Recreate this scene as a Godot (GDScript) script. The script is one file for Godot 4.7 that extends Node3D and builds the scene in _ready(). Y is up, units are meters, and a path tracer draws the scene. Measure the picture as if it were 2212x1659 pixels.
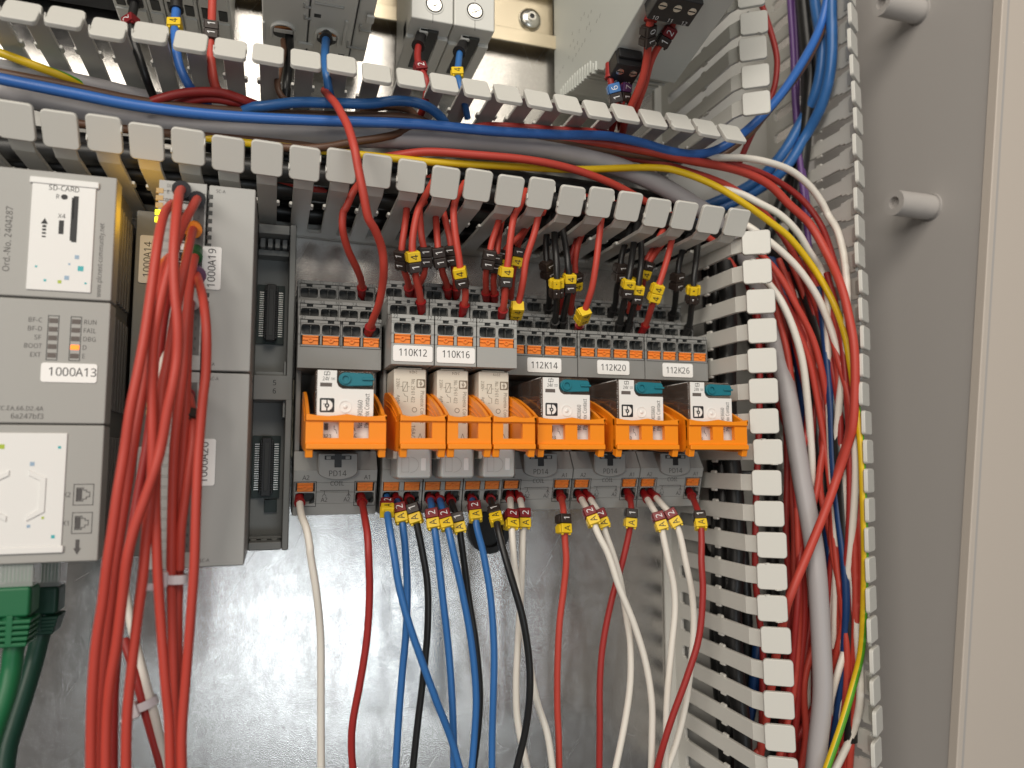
extends Node3D
# An open control cabinet seen close up. All shapes are written in millimetres (x right, y up, z out of the mounting plate) and scaled to metres when committed.
const S := 0.001
var M := {}            # materials
var origin := {}       # node -> origin in mm
var used := {}         # names taken, per parent
var glyphs := {}
var sans: SystemFont
var rng := RandomNumberGenerator.new()
var eye := Vector3(-7.0976, 5.1784, 327.2657)
var eye_r: Vector3
var eye_u: Vector3
var eye_f: Vector3
const LENS := 1600.0 / 1659.0   # focal length over picture height

class MB:   # collects triangles in millimetres
	var v := PackedVector3Array()
	var n := PackedVector3Array()
	var idx := PackedInt32Array()
	var t := Transform3D.IDENTITY
	func vert(p: Vector3, nn: Vector3) -> int:
		v.append(t * p)
		n.append((t.basis * nn).normalized())
		return v.size() - 1
	func tri(a: int, b: int, c: int) -> void:
		var g := (v[b] - v[a]).cross(v[c] - v[a])
		if g.dot(n[a] + n[b] + n[c]) > 0.0:
			idx.append_array([a, c, b])
		else:
			idx.append_array([a, b, c])
	func quad(a: int, b: int, c: int, d: int) -> void:
		tri(a, b, c)
		tri(a, c, d)
	func face(a: Vector3, b: Vector3, c: Vector3, d: Vector3, nn: Vector3) -> void:
		quad(vert(a, nn), vert(b, nn), vert(c, nn), vert(d, nn))
	func rbox(c: Vector3, s: Vector3, b := 0.25) -> void:   # box with chamfered, softly shaded edges
		var h := s * 0.5
		b = minf(b, minf(h.x, minf(h.y, h.z)) * 0.6)
		var ids := {}
		for sx in [-1, 1]:
			for sy in [-1, 1]:
				for sz in [-1, 1]:
					var q := Vector3(sx, sy, sz)
					ids[[q, 0]] = vert(c + Vector3(sx * h.x, sy * (h.y - b), sz * (h.z - b)), Vector3(sx, 0, 0))
					ids[[q, 1]] = vert(c + Vector3(sx * (h.x - b), sy * h.y, sz * (h.z - b)), Vector3(0, sy, 0))
					ids[[q, 2]] = vert(c + Vector3(sx * (h.x - b), sy * (h.y - b), sz * h.z), Vector3(0, 0, sz))
					tri(ids[[q, 0]], ids[[q, 1]], ids[[q, 2]])
		for ax in 3:
			var u := (ax + 1) % 3
			var w := (ax + 2) % 3
			for sg in [-1, 1]:
				var qs := []
				for k in [[-1, -1], [1, -1], [1, 1], [-1, 1]]:
					var q := Vector3.ZERO
					q[ax] = sg
					q[u] = k[0]
					q[w] = k[1]
					qs.append(ids[[q, ax]])
				quad(qs[0], qs[1], qs[2], qs[3])
				for sh in [-1, 1]:   # edge between faces ax and u, running along w
					var q0 := Vector3.ZERO
					q0[ax] = sg
					q0[u] = sh
					q0[w] = -1
					var q1 := q0
					q1[w] = 1
					quad(ids[[q0, ax]], ids[[q1, ax]], ids[[q1, u]], ids[[q0, u]])
	func bx(x0: float, x1: float, y0: float, y1: float, z0: float, z1: float, b := 0.25) -> void:
		rbox(Vector3(x0 + x1, y0 + y1, z0 + z1) * 0.5, Vector3(absf(x1 - x0), absf(y1 - y0), absf(z1 - z0)), b)
	func prism(poly: PackedVector2Array, z0: float, z1: float, b := 0.0, smooth := false) -> void:   # outline in xy, extruded along z, chamfer b at both ends
		if Geometry2D.is_polygon_clockwise(poly):
			poly = poly.duplicate()
			poly.reverse()
		var k := poly.size()
		var ins := PackedVector2Array()
		var out := PackedVector2Array()
		for i in k:
			var e0 := (poly[i] - poly[(i + k - 1) % k]).normalized()
			var e1 := (poly[(i + 1) % k] - poly[i]).normalized()
			var n0 := Vector2(e0.y, -e0.x)
			var n1 := Vector2(e1.y, -e1.x)
			var m := n0 + n1
			out.append(m.normalized())
			ins.append(poly[i] - m * (b / maxf(0.35, m.length_squared() * 0.5)))
		var cap := Geometry2D.triangulate_polygon(poly)
		for s in [[z0, z0 + b, -1.0], [z1, z1 - b, 1.0]]:
			var f := []
			for i in k:
				f.append(vert(Vector3(ins[i].x, ins[i].y, s[0]), Vector3(0, 0, s[2])))
			for i in range(0, cap.size(), 3):
				tri(f[cap[i]], f[cap[i + 1]], f[cap[i + 2]])
			if b > 0.0:
				for i in k:
					var j := (i + 1) % k
					var e := (poly[j] - poly[i]).normalized()
					var nn := Vector3(e.y, -e.x, 0)
					var na := Vector3(out[i].x, out[i].y, 0) if smooth else nn
					var nb := Vector3(out[j].x, out[j].y, 0) if smooth else nn
					quad(vert(Vector3(ins[i].x, ins[i].y, s[0]), Vector3(0, 0, s[2])), vert(Vector3(ins[j].x, ins[j].y, s[0]), Vector3(0, 0, s[2])), vert(Vector3(poly[j].x, poly[j].y, s[1]), nb), vert(Vector3(poly[i].x, poly[i].y, s[1]), na))
		for i in k:
			var j := (i + 1) % k
			var e := (poly[j] - poly[i]).normalized()
			var nn := Vector3(e.y, -e.x, 0)
			var na := Vector3(out[i].x, out[i].y, 0) if smooth else nn
			var nb := Vector3(out[j].x, out[j].y, 0) if smooth else nn
			quad(vert(Vector3(poly[i].x, poly[i].y, z0 + b), na), vert(Vector3(poly[j].x, poly[j].y, z0 + b), nb), vert(Vector3(poly[j].x, poly[j].y, z1 - b), nb), vert(Vector3(poly[i].x, poly[i].y, z1 - b), na))
	func tube(p: PackedVector3Array, r: float, sides := 10, wob := 0.0, half := 0) -> void:   # half 1 or 2: only one half of the round, for two-coloured insulation
		if p.size() < 2:
			return
		var up := Vector3(0, 0, 1)
		var rows := []
		var steps := sides if half == 0 else sides / 2
		for i in p.size():
			var d := (p[mini(i + 1, p.size() - 1)] - p[maxi(i - 1, 0)]).normalized()
			var a := up - d * up.dot(d)
			if a.length() < 0.05:
				a = Vector3(1, 0, 0) - d * d.x
			a = a.normalized()
			up = a
			var c := d.cross(a)
			var row := []
			var rr := r * (1.0 + wob * sin(i * 1.7))
			for k in steps + (0 if half == 0 else 1):
				var ang := TAU * k / sides + (PI * (half - 1) - 1.9 + 2.6 * i / p.size() if half else 0.0)
				var nn := a * cos(ang) + c * sin(ang)
				row.append(vert(p[i] + nn * rr, nn))
			rows.append(row)
		for i in p.size() - 1:
			for k in steps:
				var j: int = (k + 1) % rows[i].size()
				quad(rows[i][k], rows[i][j], rows[i + 1][j], rows[i + 1][k])
		if half == 0:
			for e in [[0, 1], [p.size() - 1, p.size() - 2]]:
				var d := (p[e[0]] - p[e[1]]).normalized()
				var f := []
				for k in sides:
					f.append(vert(t.affine_inverse() * v[rows[e[0]][k]], t.basis.inverse() * d))
				for k in range(1, sides - 1):
					tri(f[0], f[k], f[k + 1])
	func cyl(a: Vector3, b: Vector3, r0: float, r1: float, sides := 16, cap := true) -> void:
		var d := (b - a).normalized()
		var u := d.cross(Vector3(0.31, 0.87, 0.38)).normalized()
		var w := d.cross(u)
		var ra := []
		var rb := []
		for k in sides:
			var nn := u * cos(TAU * k / sides) + w * sin(TAU * k / sides)
			ra.append(vert(a + nn * r0, nn))
			rb.append(vert(b + nn * r1, nn))
		for k in sides:
			var j := (k + 1) % sides
			quad(ra[k], ra[j], rb[j], rb[k])
		if cap:
			for e in [[a, r0, -d], [b, r1, d]]:
				var f := []
				for k in sides:
					f.append(vert(e[0] + (u * cos(TAU * k / sides) + w * sin(TAU * k / sides)) * e[1], e[2]))
				for k in range(1, sides - 1):
					tri(f[0], f[k], f[k + 1])
	func ring(a: Vector3, b: Vector3, r0: float, r1: float, sides := 20) -> void:   # open pipe with flat ends, hole r0, outside r1
		var d := (b - a).normalized()
		var u := d.cross(Vector3(0.31, 0.87, 0.38)).normalized()
		var w := d.cross(u)
		for k in sides:
			var n0 := u * cos(TAU * k / sides) + w * sin(TAU * k / sides)
			var n1 := u * cos(TAU * (k + 1) / sides) + w * sin(TAU * (k + 1) / sides)
			quad(vert(a + n0 * r1, n0), vert(a + n1 * r1, n1), vert(b + n1 * r1, n1), vert(b + n0 * r1, n0))
			quad(vert(a + n0 * r0, -n0), vert(a + n1 * r0, -n1), vert(b + n1 * r0, -n1), vert(b + n0 * r0, -n0))
			face(a + n0 * r0, a + n1 * r0, a + n1 * r1, a + n0 * r1, -d)
			face(b + n0 * r0, b + n1 * r0, b + n1 * r1, b + n0 * r1, d)
	func dome(c: Vector3, r: float, h: float, sides := 20, rows := 5) -> void:   # low dome rising along z
		var last := []
		for i in rows + 1:
			var a := PI * 0.5 * i / rows
			var row := []
			for k in sides:
				var q := Vector3(cos(TAU * k / sides) * cos(a), sin(TAU * k / sides) * cos(a), 0)
				row.append(vert(c + q * r + Vector3(0, 0, sin(a) * h), Vector3(q.x / r, q.y / r, sin(a) / h)))
			if i:
				for k in sides:
					quad(last[k], last[(k + 1) % sides], row[(k + 1) % sides], row[k])
			last = row
	func holed(x0: float, x1: float, rows: Array, z0: float, z1: float, b := 0.12) -> void:   # a plate made of bars: each row is [y_top, y_bottom, [[hole_from, hole_to], ...]]
		for r in rows:
			var at := x0
			for h in r[2]:
				if h[0] - at > 0.02:
					bx(at, h[0], r[1], r[0], z0, z1, b)
				at = h[1]
			if x1 - at > 0.02:
				bx(at, x1, r[1], r[0], z0, z1, b)
	func line(a: Vector2, b: Vector2, z: float, w := 0.16) -> void:   # printed stroke
		var d := (b - a).normalized()
		var s := Vector2(-d.y, d.x) * w * 0.5
		var e := d * w * 0.5
		face(Vector3(a.x - e.x + s.x, a.y - e.y + s.y, z), Vector3(b.x + e.x + s.x, b.y + e.y + s.y, z), Vector3(b.x + e.x - s.x, b.y + e.y - s.y, z), Vector3(a.x - e.x - s.x, a.y - e.y - s.y, z), Vector3(0, 0, 1))
	func lines(pts: Array, z: float, w := 0.16) -> void:
		for i in pts.size() - 1:
			line(pts[i], pts[i + 1], z, w)
	func rect(x0: float, x1: float, y0: float, y1: float, z: float) -> void:
		face(Vector3(x0, y0, z), Vector3(x1, y0, z), Vector3(x1, y1, z), Vector3(x0, y1, z), Vector3(0, 0, 1))

func rounded(x0: float, x1: float, y0: float, y1: float, r: float, k := 4) -> PackedVector2Array:
	var p := PackedVector2Array()
	for c in [[x1 - r, y1 - r, 0.0], [x0 + r, y1 - r, 0.5], [x0 + r, y0 + r, 1.0], [x1 - r, y0 + r, 1.5]]:
		for i in k + 1:
			var a: float = PI * (c[2] + 0.5 * i / k)
			p.append(Vector2(c[0] + cos(a) * r, c[1] + sin(a) * r))
	return p

func write(mb: MB, s: String, h: float, at: Vector3, right := Vector3(1, 0, 0), up := Vector3(0, 1, 0), align := 0, squeeze := 1.0) -> void:   # lettering with capitals h mm high; align -1 starts at the point, 0 centres on it
	if not glyphs.has(s):
		var tm := TextMesh.new()
		tm.font = sans
		tm.text = s
		tm.font_size = 32
		tm.pixel_size = 1.0
		tm.depth = 0.0
		tm.curve_step = 3.0
		glyphs[s] = tm.get_mesh_arrays()
	var a: Array = glyphs[s]
	if a.is_empty() or a[Mesh.ARRAY_VERTEX] == null:
		return
	var vs: PackedVector3Array = a[Mesh.ARRAY_VERTEX]
	var k := h / (32.0 * 0.714)
	var lo := Vector2(1e9, 1e9)
	var hi := -lo
	for p in vs:
		lo = lo.min(Vector2(p.x, p.y))
		hi = hi.max(Vector2(p.x, p.y))
	var mid := (lo + hi) * 0.5
	if align < 0:
		mid.x = lo.x
	var nz := right.cross(up).normalized()
	var base := mb.v.size()
	for p in vs:
		mb.vert(at + right * ((p.x - mid.x) * k * squeeze) + up * ((p.y - mid.y) * k), nz)
	var ix: PackedInt32Array = a[Mesh.ARRAY_INDEX] if a[Mesh.ARRAY_INDEX] != null else PackedInt32Array(range(vs.size()))
	for i in range(0, ix.size() - 2, 3):
		mb.tri(base + ix[i], base + ix[i + 1], base + ix[i + 2])

func un(x: float, y: float, z: float) -> Vector3:   # the point at depth z (mm off the plate) that was measured at x, y in a 2212-wide survey of the photograph
	var d := eye_r * ((x - 1106.0) / 1600.0) + eye_u * ((829.5 - y) / 1600.0) + eye_f
	return eye + d * ((z - eye.z) / d.z)
func at_y(x: float, y: float, h: float) -> Vector3:
	var d := eye_r * ((x - 1106.0) / 1600.0) + eye_u * ((829.5 - y) / 1600.0) + eye_f
	return eye + d * ((h - eye.y) / d.y)
func at_x(x: float, y: float, w: float) -> Vector3:
	var d := eye_r * ((x - 1106.0) / 1600.0) + eye_u * ((829.5 - y) / 1600.0) + eye_f
	return eye + d * ((w - eye.x) / d.x)

func titled(parent: Node, called: String) -> String:
	var key := str(parent.get_instance_id()) + called
	used[key] = used.get(key, -1) + 1
	return called if used[key] == 0 else "%s_%03d" % [called, used[key]]
func tag(o: Node, label: String, category: String, group := "", kind := "") -> void:
	if label: o.set_meta("label", label)
	if category: o.set_meta("category", category)
	if group: o.set_meta("group", group)
	if kind: o.set_meta("kind", kind)
func thing(called: String, label: String, category: String, at: Vector3, group := "") -> Node3D:
	var o := Node3D.new()
	o.name = titled(self, called)
	add_child(o, true)
	o.position = at * S
	origin[o] = at
	tag(o, label, category, group)
	return o
func to_mesh(mb: MB, off: Vector3, uv_at := false) -> ArrayMesh:
	var vs := PackedVector3Array()
	vs.resize(mb.v.size())
	for i in mb.v.size():
		vs[i] = (mb.v[i] - off) * S
	var a := []
	a.resize(Mesh.ARRAY_MAX)
	a[Mesh.ARRAY_VERTEX] = vs
	a[Mesh.ARRAY_NORMAL] = mb.n
	a[Mesh.ARRAY_INDEX] = mb.idx
	if uv_at:
		var uv := PackedVector2Array()
		for p in vs:
			uv.append(Vector2(p.x, p.y))
		a[Mesh.ARRAY_TEX_UV] = uv
	var m := ArrayMesh.new()
	m.add_surface_from_arrays(Mesh.PRIMITIVE_TRIANGLES, a)
	return m
func part(called: String, mb: MB, mat: String, parent: Node3D) -> MeshInstance3D:   # mb in world mm
	var o := MeshInstance3D.new()
	o.name = titled(parent, called)
	o.mesh = to_mesh(mb, origin[parent])
	o.material_override = M[mat]
	parent.add_child(o, true)
	origin[o] = origin[parent]
	return o
func spare(called: String, mesh: Mesh, mat: String, parent: Node3D, at: Vector3, basis := Basis.IDENTITY) -> MeshInstance3D:   # a shared mesh set at a place (world mm)
	var o := MeshInstance3D.new()
	o.name = titled(parent, called)
	o.mesh = mesh
	o.material_override = M[mat]
	parent.add_child(o, true)
	o.transform = Transform3D(basis, (at - origin[parent]) * S)
	origin[o] = at
	return o
func single(called: String, mb: MB, mat: String, at: Vector3, label: String, category: String, group := "", kind := "") -> MeshInstance3D:
	var o := MeshInstance3D.new()
	o.name = titled(self, called)
	o.mesh = to_mesh(mb, at, kind == "structure")
	o.material_override = M[mat]
	add_child(o, true)
	o.position = at * S
	origin[o] = at
	tag(o, label, category, group, kind)
	return o

func mat(called: String, c: Color, rough: float, metal := 0.0, grain := 0.0, spec := 0.5) -> StandardMaterial3D:   # c is the linear base colour
	var m := StandardMaterial3D.new()
	m.resource_name = called
	m.albedo_color = c.linear_to_srgb()
	m.roughness = rough
	m.metallic = metal
	m.metallic_specular = spec
	if grain > 0.0:
		m.normal_enabled = true
		m.normal_texture = M_grain
		m.normal_scale = grain
		m.uv1_triplanar = true
		m.uv1_scale = Vector3.ONE * 70.0
	M[called] = m
	return m
var M_grain: NoiseTexture2D
func noise_tex(freq: float, kind: int, normal: bool, size := 512, oct := 4, bump := 4.0, lo := 0.0, hi := 1.0) -> NoiseTexture2D:
	var f := FastNoiseLite.new()
	f.noise_type = kind
	f.seed = 7
	f.frequency = freq
	f.fractal_octaves = oct
	var t := NoiseTexture2D.new()
	t.width = size
	t.height = size
	t.seamless = true
	t.noise = f
	if normal:
		t.as_normal_map = true
		t.bump_strength = bump
	else:
		var g := Gradient.new()
		g.set_color(0, Color(lo, lo, lo))
		g.set_color(1, Color(hi, hi, hi))
		t.color_ramp = g
	return t

func smooth_path(p: PackedVector3Array, per := 6) -> PackedVector3Array:
	var out := PackedVector3Array()
	var k := p.size()
	for i in k - 1:
		var a := p[maxi(i - 1, 0)]
		var b := p[i]
		var c := p[i + 1]
		var d := p[mini(i + 2, k - 1)]
		var ta := (c - a) * (b.distance_to(c) / maxf(a.distance_to(b) + b.distance_to(c), 0.01))
		var tb := (d - b) * (b.distance_to(c) / maxf(b.distance_to(c) + c.distance_to(d), 0.01))
		if i == 0: ta = (c - b) * 0.8
		if i == k - 2: tb = (c - b) * 0.8
		for s in per:
			var u := float(s) / per
			var u2 := u * u
			var u3 := u2 * u
			out.append(b * (2 * u3 - 3 * u2 + 1) + ta * (u3 - 2 * u2 + u) + c * (3 * u2 - 2 * u3) + tb * (u3 - u2))
	out.append(p[k - 1])
	return out
const FIELD := {"a1": Vector2(0, 0), "a2": Vector2(530.9, 0), "a3": Vector2(1061.8, 0), "a4": Vector2(1592.6, 0), "l5": Vector2(0, 353.9), "v1": Vector2(530.9, 442.4), "v3": Vector2(1061.8, 442.4), "r8": Vector2(1592.6, 442.4), "l1": Vector2(0, 752), "v2": Vector2(530.9, 752), "v4": Vector2(1061.8, 752), "r4": Vector2(1592.6, 752), "lb": Vector2(0, 1194.5), "b6": Vector2(530.9, 1194.5), "b7": Vector2(1061.8, 1194.5), "b8": Vector2(1592.6, 1194.5)}
var reach := 236.4
func course(s: String) -> PackedVector3Array:   # survey notes -> points: a field name, then x,y,depth ...
	var o := Vector2.ZERO
	var k := 1.0
	var out := PackedVector3Array()
	for w in s.split(" ", false):
		if w == "px":
			o = Vector2.ZERO
			k = 1.0
		elif FIELD.has(w):
			o = FIELD[w]
			k = 0.28
		else:
			var f := w.split_floats(",")
			var p := un(o.x + f[0] * k, o.y + f[1] * k, f[2])
			if p.x > reach and p.x < 300.0:   # nothing runs outside the right wall of the upright duct
				p = at_x(o.x + f[0] * k, o.y + f[1] * k, reach)
			out.append(p)
	return out

func _ready() -> void:
	rng.seed = 11
	# camera
	var yaw := 0.309923531
	var pitch := 0.0967876682
	var roll := -0.00160949625
	eye_f = Vector3(sin(yaw) * cos(pitch), sin(pitch), -cos(yaw) * cos(pitch))
	var r0 := Vector3(cos(yaw), 0, sin(yaw))
	var u0 := r0.cross(eye_f)
	eye_r = r0 * cos(roll) + u0 * sin(roll)
	eye_u = u0 * cos(roll) - r0 * sin(roll)
	var cam := Camera3D.new()
	cam.name = "camera"
	cam.transform = Transform3D(Basis(eye_r, eye_u, -eye_f), eye * S)
	cam.fov = rad_to_deg(2.0 * atan(0.5 / LENS))
	var lens := CameraAttributesPhysical.new()   # a phone held close: shallow focus on the relay row
	lens.frustum_focal_length = 12.0 / tan(deg_to_rad(cam.fov) * 0.5)
	lens.frustum_near = 0.01
	lens.frustum_far = 20.0
	lens.frustum_focus_distance = 0.285
	lens.exposure_aperture = 8.0
	cam.attributes = lens
	cam.fov = rad_to_deg(2.0 * atan(0.5 / LENS))
	cam.near = 0.01
	cam.far = 20.0
	add_child(cam)
	# the dim room behind the photographer, and its lamps
	var env := Environment.new()
	env.background_mode = Environment.BG_COLOR
	env.background_color = Color(0.096, 0.092, 0.088).linear_to_srgb()
	env.tonemap_mode = Environment.TONE_MAPPER_LINEAR
	env.tonemap_exposure = 1.28
	env.sdfgi_enabled = true
	env.ssao_enabled = true
	env.ssil_enabled = true
	var we := WorldEnvironment.new()
	we.environment = env
	add_child(we)
	lamp("ceiling_lamp_light", Vector3(-0.25, 0.85, 1.15), Vector3(0.05, 0.08, 0), Vector2(1.3, 0.6), Color(1.0, 0.925, 0.815), 1.12)
	lamp("hall_lamp_light", Vector3(-1.1, 0.35, 1.5), Vector3(0.1, 0.0, 0), Vector2(0.7, 0.5), Color(1.0, 0.935, 0.85), 1.0)
	lamp("window_light", Vector3(0.17, -0.41, 1.6), Vector3(0.02, -0.05, 0), Vector2(0.5, 0.28), Color(0.84, 0.93, 1.0), 0.22)
	sans = SystemFont.new()
	sans.font_names = PackedStringArray(["Droid Sans"])
	make_materials()
	build_setting()
	build_ducts()
	build_upper_devices()
	build_controller()
	build_elements()
	build_sockets()
	build_wires()

func lamp(called: String, at: Vector3, to: Vector3, size: Vector2, c: Color, e: float) -> void:
	var l := AreaLight3D.new()
	l.name = called
	l.area_size = size
	l.light_color = c.linear_to_srgb()
	l.light_energy = e
	l.area_range = 8.0
	l.area_attenuation = 2.0
	l.shadow_enabled = true
	add_child(l)
	l.look_at_from_position(at, to, Vector3.UP)

func make_materials() -> void:
	M_grain = noise_tex(0.11, FastNoiseLite.TYPE_SIMPLEX_SMOOTH, true, 512, 3, 3.0)
	mat("duct_plastic", Color(0.63, 0.62, 0.575), 0.42, 0, 0.10)
	mat("duct_plastic_deep", Color(0.58, 0.57, 0.53), 0.48, 0, 0.10)
	mat("enclosure_paint", Color(0.44, 0.418, 0.4), 0.5, 0, 0.22)
	mat("enclosure_rim", Color(0.57, 0.51, 0.45), 0.55, 0, 0.22)
	mat("socket_grey", Color(0.245, 0.245, 0.235), 0.42, 0, 0.16)
	mat("socket_light_grey", Color(0.37, 0.375, 0.36), 0.45, 0, 0.16)
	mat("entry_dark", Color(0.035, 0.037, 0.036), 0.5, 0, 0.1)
	mat("orange_plastic", Color(0.92, 0.275, 0.008), 0.38, 0, 0.14)
	mat("orange_button", Color(0.86, 0.24, 0.03), 0.42, 0, 0.14)
	mat("teal_plastic", Color(0.012, 0.17, 0.22), 0.4, 0, 0.12)
	mat("white_label", Color(0.9, 0.89, 0.87), 0.4)
	mat("relay_label", Color(0.82, 0.81, 0.785), 0.45)
	mat("ivory_plastic", Color(0.68, 0.64, 0.545), 0.45, 0, 0.14)
	mat("brown_print", Color(0.2, 0.16, 0.115), 0.6)
	mat("black_print", Color(0.012, 0.012, 0.014), 0.55)
	mat("grey_print", Color(0.07, 0.07, 0.07), 0.6)
	mat("soft_print", Color(0.075, 0.07, 0.068), 0.6)
	mat("black_plastic", Color(0.014, 0.014, 0.015), 0.42, 0, 0.16)
	mat("black_rubber", Color(0.012, 0.012, 0.012), 0.5)
	mat("controller_grey", Color(0.36, 0.355, 0.335), 0.48, 0, 0.2)
	mat("controller_dark", Color(0.12, 0.115, 0.11), 0.5, 0, 0.16)
	mat("element_grey", Color(0.4, 0.4, 0.385), 0.48, 0, 0.2)
	mat("backplane_grey", Color(0.24, 0.245, 0.235), 0.5, 0, 0.16)
	mat("panel_white", Color(0.78, 0.775, 0.755), 0.42, 0, 0.14)
	mat("circuit_board", Color(0.012, 0.028, 0.024), 0.45)
	mat("tin", Color(0.75, 0.74, 0.7), 0.3, 1.0)
	mat("breaker_grey", Color(0.66, 0.66, 0.625), 0.45, 0, 0.16)
	mat("breaker_dark", Color(0.42, 0.42, 0.4), 0.5, 0, 0.16)
	mat("device_grey", Color(0.58, 0.6, 0.56), 0.5, 0, 0.2)
	mat("copper", Color(0.55, 0.24, 0.1), 0.35, 1.0)
	mat("rail_zinc", Color(0.62, 0.54, 0.4), 0.33, 0.95, 0.12)
	mat("screw_steel", Color(0.7, 0.68, 0.62), 0.25, 1.0)
	mat("blue_square", Color(0.3, 0.42, 0.55), 0.5)
	mat("teal_square", Color(0.05, 0.42, 0.45), 0.5)
	mat("lime_square", Color(0.4, 0.5, 0.04), 0.5)
	mat("led_window", Color(0.14, 0.12, 0.11), 0.25)
	mat("led_amber_off", Color(0.5, 0.33, 0.13), 0.3)
	var lit := mat("led_orange_lit", Color(1.0, 0.4, 0.05), 0.3)
	lit.emission_enabled = true
	lit.emission = Color(1.0, 0.32, 0.02)
	lit.emission_energy_multiplier = 1.1
	var lit2 := mat("led_yellow_lit", Color(0.9, 0.9, 0.05), 0.3)
	lit2.emission_enabled = true
	lit2.emission = Color(0.95, 0.95, 0.02)
	lit2.emission_energy_multiplier = 1.6
	var lit3 := mat("indicator_spot", Color(0.8, 0.82, 0.82), 0.15)
	lit3.clearcoat_enabled = true
	# insulation
	mat("wire_red", Color(0.5, 0.055, 0.036), 0.5, 0, 0.12)
	mat("wire_dark_red", Color(0.33, 0.022, 0.018), 0.48, 0, 0.12)
	mat("wire_blue", Color(0.033, 0.145, 0.4), 0.36, 0, 0.12)
	mat("wire_navy", Color(0.008, 0.045, 0.16), 0.42, 0, 0.12)
	mat("wire_bright_blue", Color(0.04, 0.16, 0.52), 0.36, 0, 0.12)
	mat("wire_black", Color(0.013, 0.013, 0.013), 0.38, 0, 0.12)
	mat("wire_white", Color(0.8, 0.755, 0.68), 0.42, 0, 0.12)
	mat("wire_brown", Color(0.13, 0.065, 0.038), 0.42, 0, 0.12)
	mat("wire_violet", Color(0.12, 0.05, 0.2), 0.42, 0, 0.12)
	mat("wire_grey", Color(0.4, 0.38, 0.385), 0.45, 0, 0.12)
	mat("wire_yellow", Color(0.75, 0.5, 0.01), 0.4, 0, 0.12)
	mat("wire_green", Color(0.09, 0.34, 0.02), 0.4, 0, 0.12)
	mat("cable_green", Color(0.007, 0.125, 0.045), 0.45, 0, 0.16)
	mat("cable_dark_green", Color(0.003, 0.045, 0.026), 0.45, 0, 0.16)
	mat("ferrule_red", Color(0.26, 0.008, 0.01), 0.35)
	mat("ferrule_black", Color(0.014, 0.013, 0.013), 0.4)
	mat("sleeve_black", Color(0.016, 0.015, 0.015), 0.4)
	mat("sleeve_orange", Color(0.85, 0.25, 0.01), 0.4)
	mat("sleeve_green", Color(0.02, 0.11, 0.035), 0.4)
	mat("sleeve_violet", Color(0.14, 0.06, 0.13), 0.4)
	mat("sleeve_white", Color(0.7, 0.68, 0.66), 0.4)
	mat("sleeve_yellow", Color(0.75, 0.48, 0.03), 0.4)
	mat("sleeve_blue", Color(0.06, 0.2, 0.45), 0.4)
	mat("mark_yellow", Color(0.82, 0.56, 0.015), 0.42)
	mat("mark_brown", Color(0.032, 0.022, 0.018), 0.42)
	mat("mark_red", Color(0.2, 0.008, 0.012), 0.42)
	mat("mark_blue", Color(0.06, 0.2, 0.5), 0.42)
	mat("mark_violet", Color(0.1, 0.03, 0.12), 0.42)
	mat("print_white", Color(0.85, 0.85, 0.85), 0.5)
	mat("tie_white", Color(0.72, 0.66, 0.68), 0.4)
	var smoke := mat("smoked_cover", Color(0.2, 0.15, 0.12), 0.08)
	smoke.transparency = BaseMaterial3D.TRANSPARENCY_ALPHA
	smoke.albedo_color.a = 0.3
	var clear := mat("clear_plastic", Color(0.8, 0.85, 0.82), 0.1)
	clear.transparency = BaseMaterial3D.TRANSPARENCY_ALPHA
	clear.albedo_color.a = 0.3
	var grey_lens := mat("indicator_cover", Color(0.56, 0.575, 0.565), 0.28, 0, 0.1)
	grey_lens.subsurf_scatter_enabled = true
	grey_lens.subsurf_scatter_strength = 0.1
	# hot-dip zinc of the mounting plate
	var z := StandardMaterial3D.new()
	z.resource_name = "galvanised_steel"
	z.albedo_color = Color(0.66, 0.635, 0.605).linear_to_srgb()
	z.metallic = 0.97
	z.roughness = 1.0
	z.roughness_texture = scratched()
	z.normal_enabled = true
	z.normal_texture = noise_tex(0.22, FastNoiseLite.TYPE_SIMPLEX_SMOOTH, true, 1024, 3, 5.0)
	z.normal_scale = 0.085
	z.uv1_scale = Vector3(15.0, 8.0, 1.0)
	z.detail_enabled = true
	z.detail_blend_mode = BaseMaterial3D.BLEND_MODE_MUL
	var g := noise_tex(0.05, FastNoiseLite.TYPE_SIMPLEX_SMOOTH, false, 1024, 6, 1.0, 0.93, 1.0)
	z.detail_albedo = g
	z.detail_uv_layer = BaseMaterial3D.DETAIL_UV_1
	M["galvanised_steel"] = z

func scratched() -> ImageTexture:   # roughness of the zinc: cloudy, with fine scuffs
	var f := FastNoiseLite.new()
	f.seed = 3
	f.frequency = 0.012
	f.fractal_octaves = 5
	var im := f.get_seamless_image(1024, 1024)
	im.convert(Image.FORMAT_L8)
	for y in 1024:
		for x in 1024:
			var v := 0.17 + 0.09 * im.get_pixel(x, y).r
			im.set_pixel(x, y, Color(v, v, v))
	var r := RandomNumberGenerator.new()
	r.seed = 5
	for k in 16:
		var p := Vector2(r.randf() * 1024, r.randf() * 1024)
		var d := Vector2.from_angle(r.randf() * TAU)
		for i in int(r.randf_range(20, 190)):
			p += d
			d = d.rotated(r.randf_range(-0.01, 0.01))
			var v := 0.42
			im.set_pixel(posmod(int(p.x), 1024), posmod(int(p.y), 1024), Color(v, v, v))
	return ImageTexture.create_from_image(im)

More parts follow.
